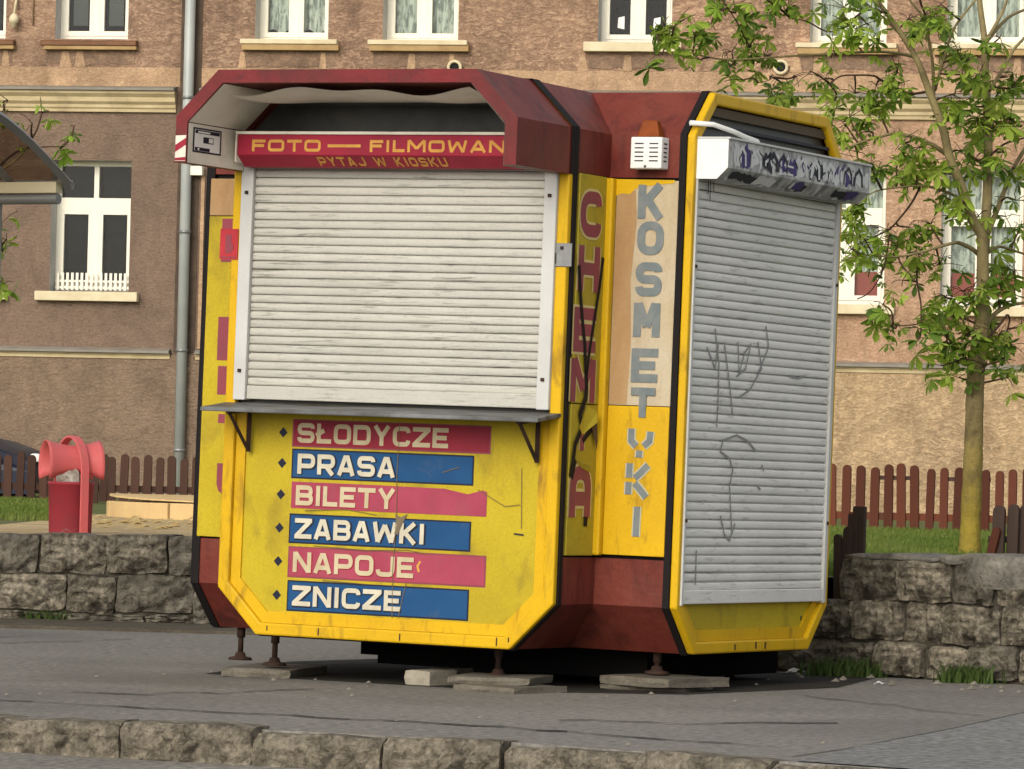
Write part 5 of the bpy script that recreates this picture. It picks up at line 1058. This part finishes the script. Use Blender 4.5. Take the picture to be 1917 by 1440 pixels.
# ================================================================== SANDPIT
spc = Vector((-1.62, 37.4, 0)); spz = terr(-1.6, 37)
SP = tag(empty('sandpit', (spc.x, spc.y, spz)), 'round tan sandpit edge with a low cover behind the left wall', 'sandpit')
R0, R1 = 1.62, 1.40; ns = 10
for k in range(ns):
    a0, a1 = 2*math.pi * (k + .012) / ns + .25, 2*math.pi * (k + .988) / ns + .25; mb = MB(); nn = 5; po = []; pi_ = []
    for i in range(nn + 1):
        a = a0 + (a1 - a0) * i / nn; po.append(Vector((R0 * math.cos(a), R0 * math.sin(a), -.02))); pi_.append(Vector((R1 * math.cos(a), R1 * math.sin(a), -.02)))
    mb.prism(po + pi_[::-1], (0, 0, .16)); mb.build('edge_block', TAN, SP, .008)
for k in range(12):
    y0 = -1.55 + k * 3.1 / 12; y1 = y0 + 3.1 / 12 - .012; ym_ = (y0 + y1) / 2; h0_ = math.sqrt(max(.05, 1.60**2 - y0**2)); h1_ = math.sqrt(max(.05, 1.60**2 - y1**2)); mb = MB()
    zz = lambda q_: .143 + .045 * (1 - abs(q_) / 1.6)
    mb.add([(-h0_, y0, zz(y0)), (h0_, y0, zz(y0)), (h1_, y1, zz(y1)), (-h1_, y1, zz(y1)), (-h0_, y0, zz(y0) + .012), (h0_, y0, zz(y0) + .012), (h1_, y1, zz(y1) + .012), (-h1_, y1, zz(y1) + .012)], [(0,3,2,1),(4,5,6,7),(0,1,5,4),(1,2,6,5),(2,3,7,6),(3,0,4,7)]); mb.build('cover_board', TAN, SP)
lv = MB(); rr_ = random.Random(9)
for k in range(120):
    y_ = rr_.uniform(30, 35.7); x_ = rr_.uniform(-.092, -.062) * y_; z_ = terr(x_, y_) + .01; s = rr_.uniform(.02, .05); a = rr_.uniform(0, 6); lv.add([(x_ - s, y_, z_), (x_, y_ - s * .5, z_ + s * .3), (x_ + s, y_, z_ + s * rr_.uniform(0, 1)), (x_, y_ + s * .5, z_ + s * .6)], [(0, 1, 2), (0, 2, 3)])
tag(lv.build('dry_leaves', M('dry_leaf', (0.30, 0.19, 0.08), .9, (0.42, 0.33, 0.15), 3)), kind='stuff')

# ================================================================== CAR
cp = at(100, 960, 54.0)
CR = tag(empty('parked_car', (cp.x, 54.0, 0.37), rad(-8)), 'dark blue parked car behind the brown fence at the left edge', 'car')
prof = [(0.0, .22), (.03, .48), (-.04, .60), (-.15, .66), (-.55, .80), (-.95, .88), (-1.55, 1.30), (-2.0, 1.43), (-3.0, 1.42), (-3.6, 1.22), (-3.95, .95), (-4.05, .6), (-4.05, .25)]
mb = MB(); ny = 7; V = []
for (x_, z_) in prof:
    for j in range(ny):
        t = j / (ny - 1) * 2 - 1; ins = max(0, z_ - .85) * .32; V.append((x_ - .10 * t*t * (1 if x_ > -1 else -1 if x_ < -3.5 else 0), (.84 - ins) * t, z_ - .03 * abs(t)**3))
n = len(prof); mb.add(V, [(i*ny+j, i*ny+j+1, (i+1)*ny+j+1, (i+1)*ny+j) for i in range(n-1) for j in range(ny-1)], 0, True)
for j, sgn in ((0, 1), (ny-1, -1)): mb.add([V[i*ny+j] for i in range(n)], [tuple(range(n)) if sgn > 0 else tuple(range(n-1, -1, -1))])
mb.build('body', CARB, CR)
CG = M('car_glass', (0.02, 0.025, 0.03), .05, spec=.8)
wg = MB(); wg.add([(-.98, -.60, .915), (-.98, .60, .915), (-1.52, .50, 1.30), (-1.52, -.50, 1.30)], [(0, 1, 2, 3)]); wg.build('windscreen', CG, CR)
for s_ in (-1, 1):
    sw_ = MB(); sw_.add([(-1.15, s_ * .835, .92), (-3.3, s_ * .835, .92), (-3.0, s_ * .70, 1.34), (-1.75, s_ * .70, 1.34)], [(0, 1, 2, 3)]); sw_.build('side_window', CG, CR)
    hl = MB(); hl.box((-.12, s_ * .60 - .14, .56), (.0, s_ * .60 + .14, .66)); hl.build('headlight', WHT, CR, .03)
    for xw in (-.75, -3.3):
        wh = MB(); wh.tube([(xw, s_ * .70, .30), (xw, s_ * .86, .30)], .30, 20); wo_ = wh.build('wheel', BLK, CR); ri = MB(); ri.tube([(xw, s_ * .855, .30), (xw, s_ * .87, .30)], .19, 16); ri.build('rim', STEEL, wo_)

# ================================================================== BUS SHELTER
ep = at(130, 346, 23.5)
BS = tag(empty('bus_shelter', (ep.x, ep.y, 0.0)), 'bus shelter with a curved smoked roof at the left edge', 'bus shelter')
BSm = Matrix.Rotation(math.atan2(-.45, .89), 4, 'Z')
ax_l = Vector((-.89, .45, 0)); ax_c = Vector((-.45, -.89, 0)); ez = ep.z
def arcp(s): return ax_c * (1.75 * s) + Vector((0, 0, ez + .36 * math.sin(min(1.75 * s / 1.08, 1.7) * math.pi / 2)))
for nm, l0, wd_ in (('rib', 0.0, .05), ('rib', .34, .05), ('rib', 1.6, .05), ('rib', 3.0, .05)):
    mb = MB(); mb.tube([arcp(k / 14) + ax_l * l0 for k in range(15)], .026, 4, smooth=False); mb.build('rib', SHEL, BS)
sk = MB(); sk.grid(lambda u, v: arcp(v) + ax_l * (.02 + 3.0 * u) + Vector((0, 0, .022)), 6, 14); sk.build('roof_skin', TINT, BS)
mb = MB(); mb.tube([ax_l * -.02 + Vector((0, 0, ez)), ax_l * 3.1 + Vector((0, 0, ez))], .024, 4, smooth=False); mb.build('eave_beam', SHEL, BS)
mb = MB(); p0 = Vector((0, 0, ez - .045)) + ax_c * .02; mb.prism([p0 + ax_l * .03, p0 + ax_l * 3.0, p0 + ax_l * 3.0 + Vector((0, 0, .055)), p0 + ax_l * .03 + Vector((0, 0, .055))], ax_c * .06); mb.build('eave_panel', SHEC, BS)
mb = MB(); mb.tube([ax_l * .03 + ax_c * .05 + Vector((0, 0, ez - .075)), ax_l * 3.0 + ax_c * .05 + Vector((0, 0, ez - .075))], .028, 10); mb.build('gutter', SHEL, BS)
for l0 in (.42, 2.8):
    mb = MB(); p0 = ax_l * l0 + ax_c * .03; mb.tube([p0, p0 + Vector((0, 0, ez - .03))], .032, 4, smooth=False); mb.build('post', SHEL, BS)
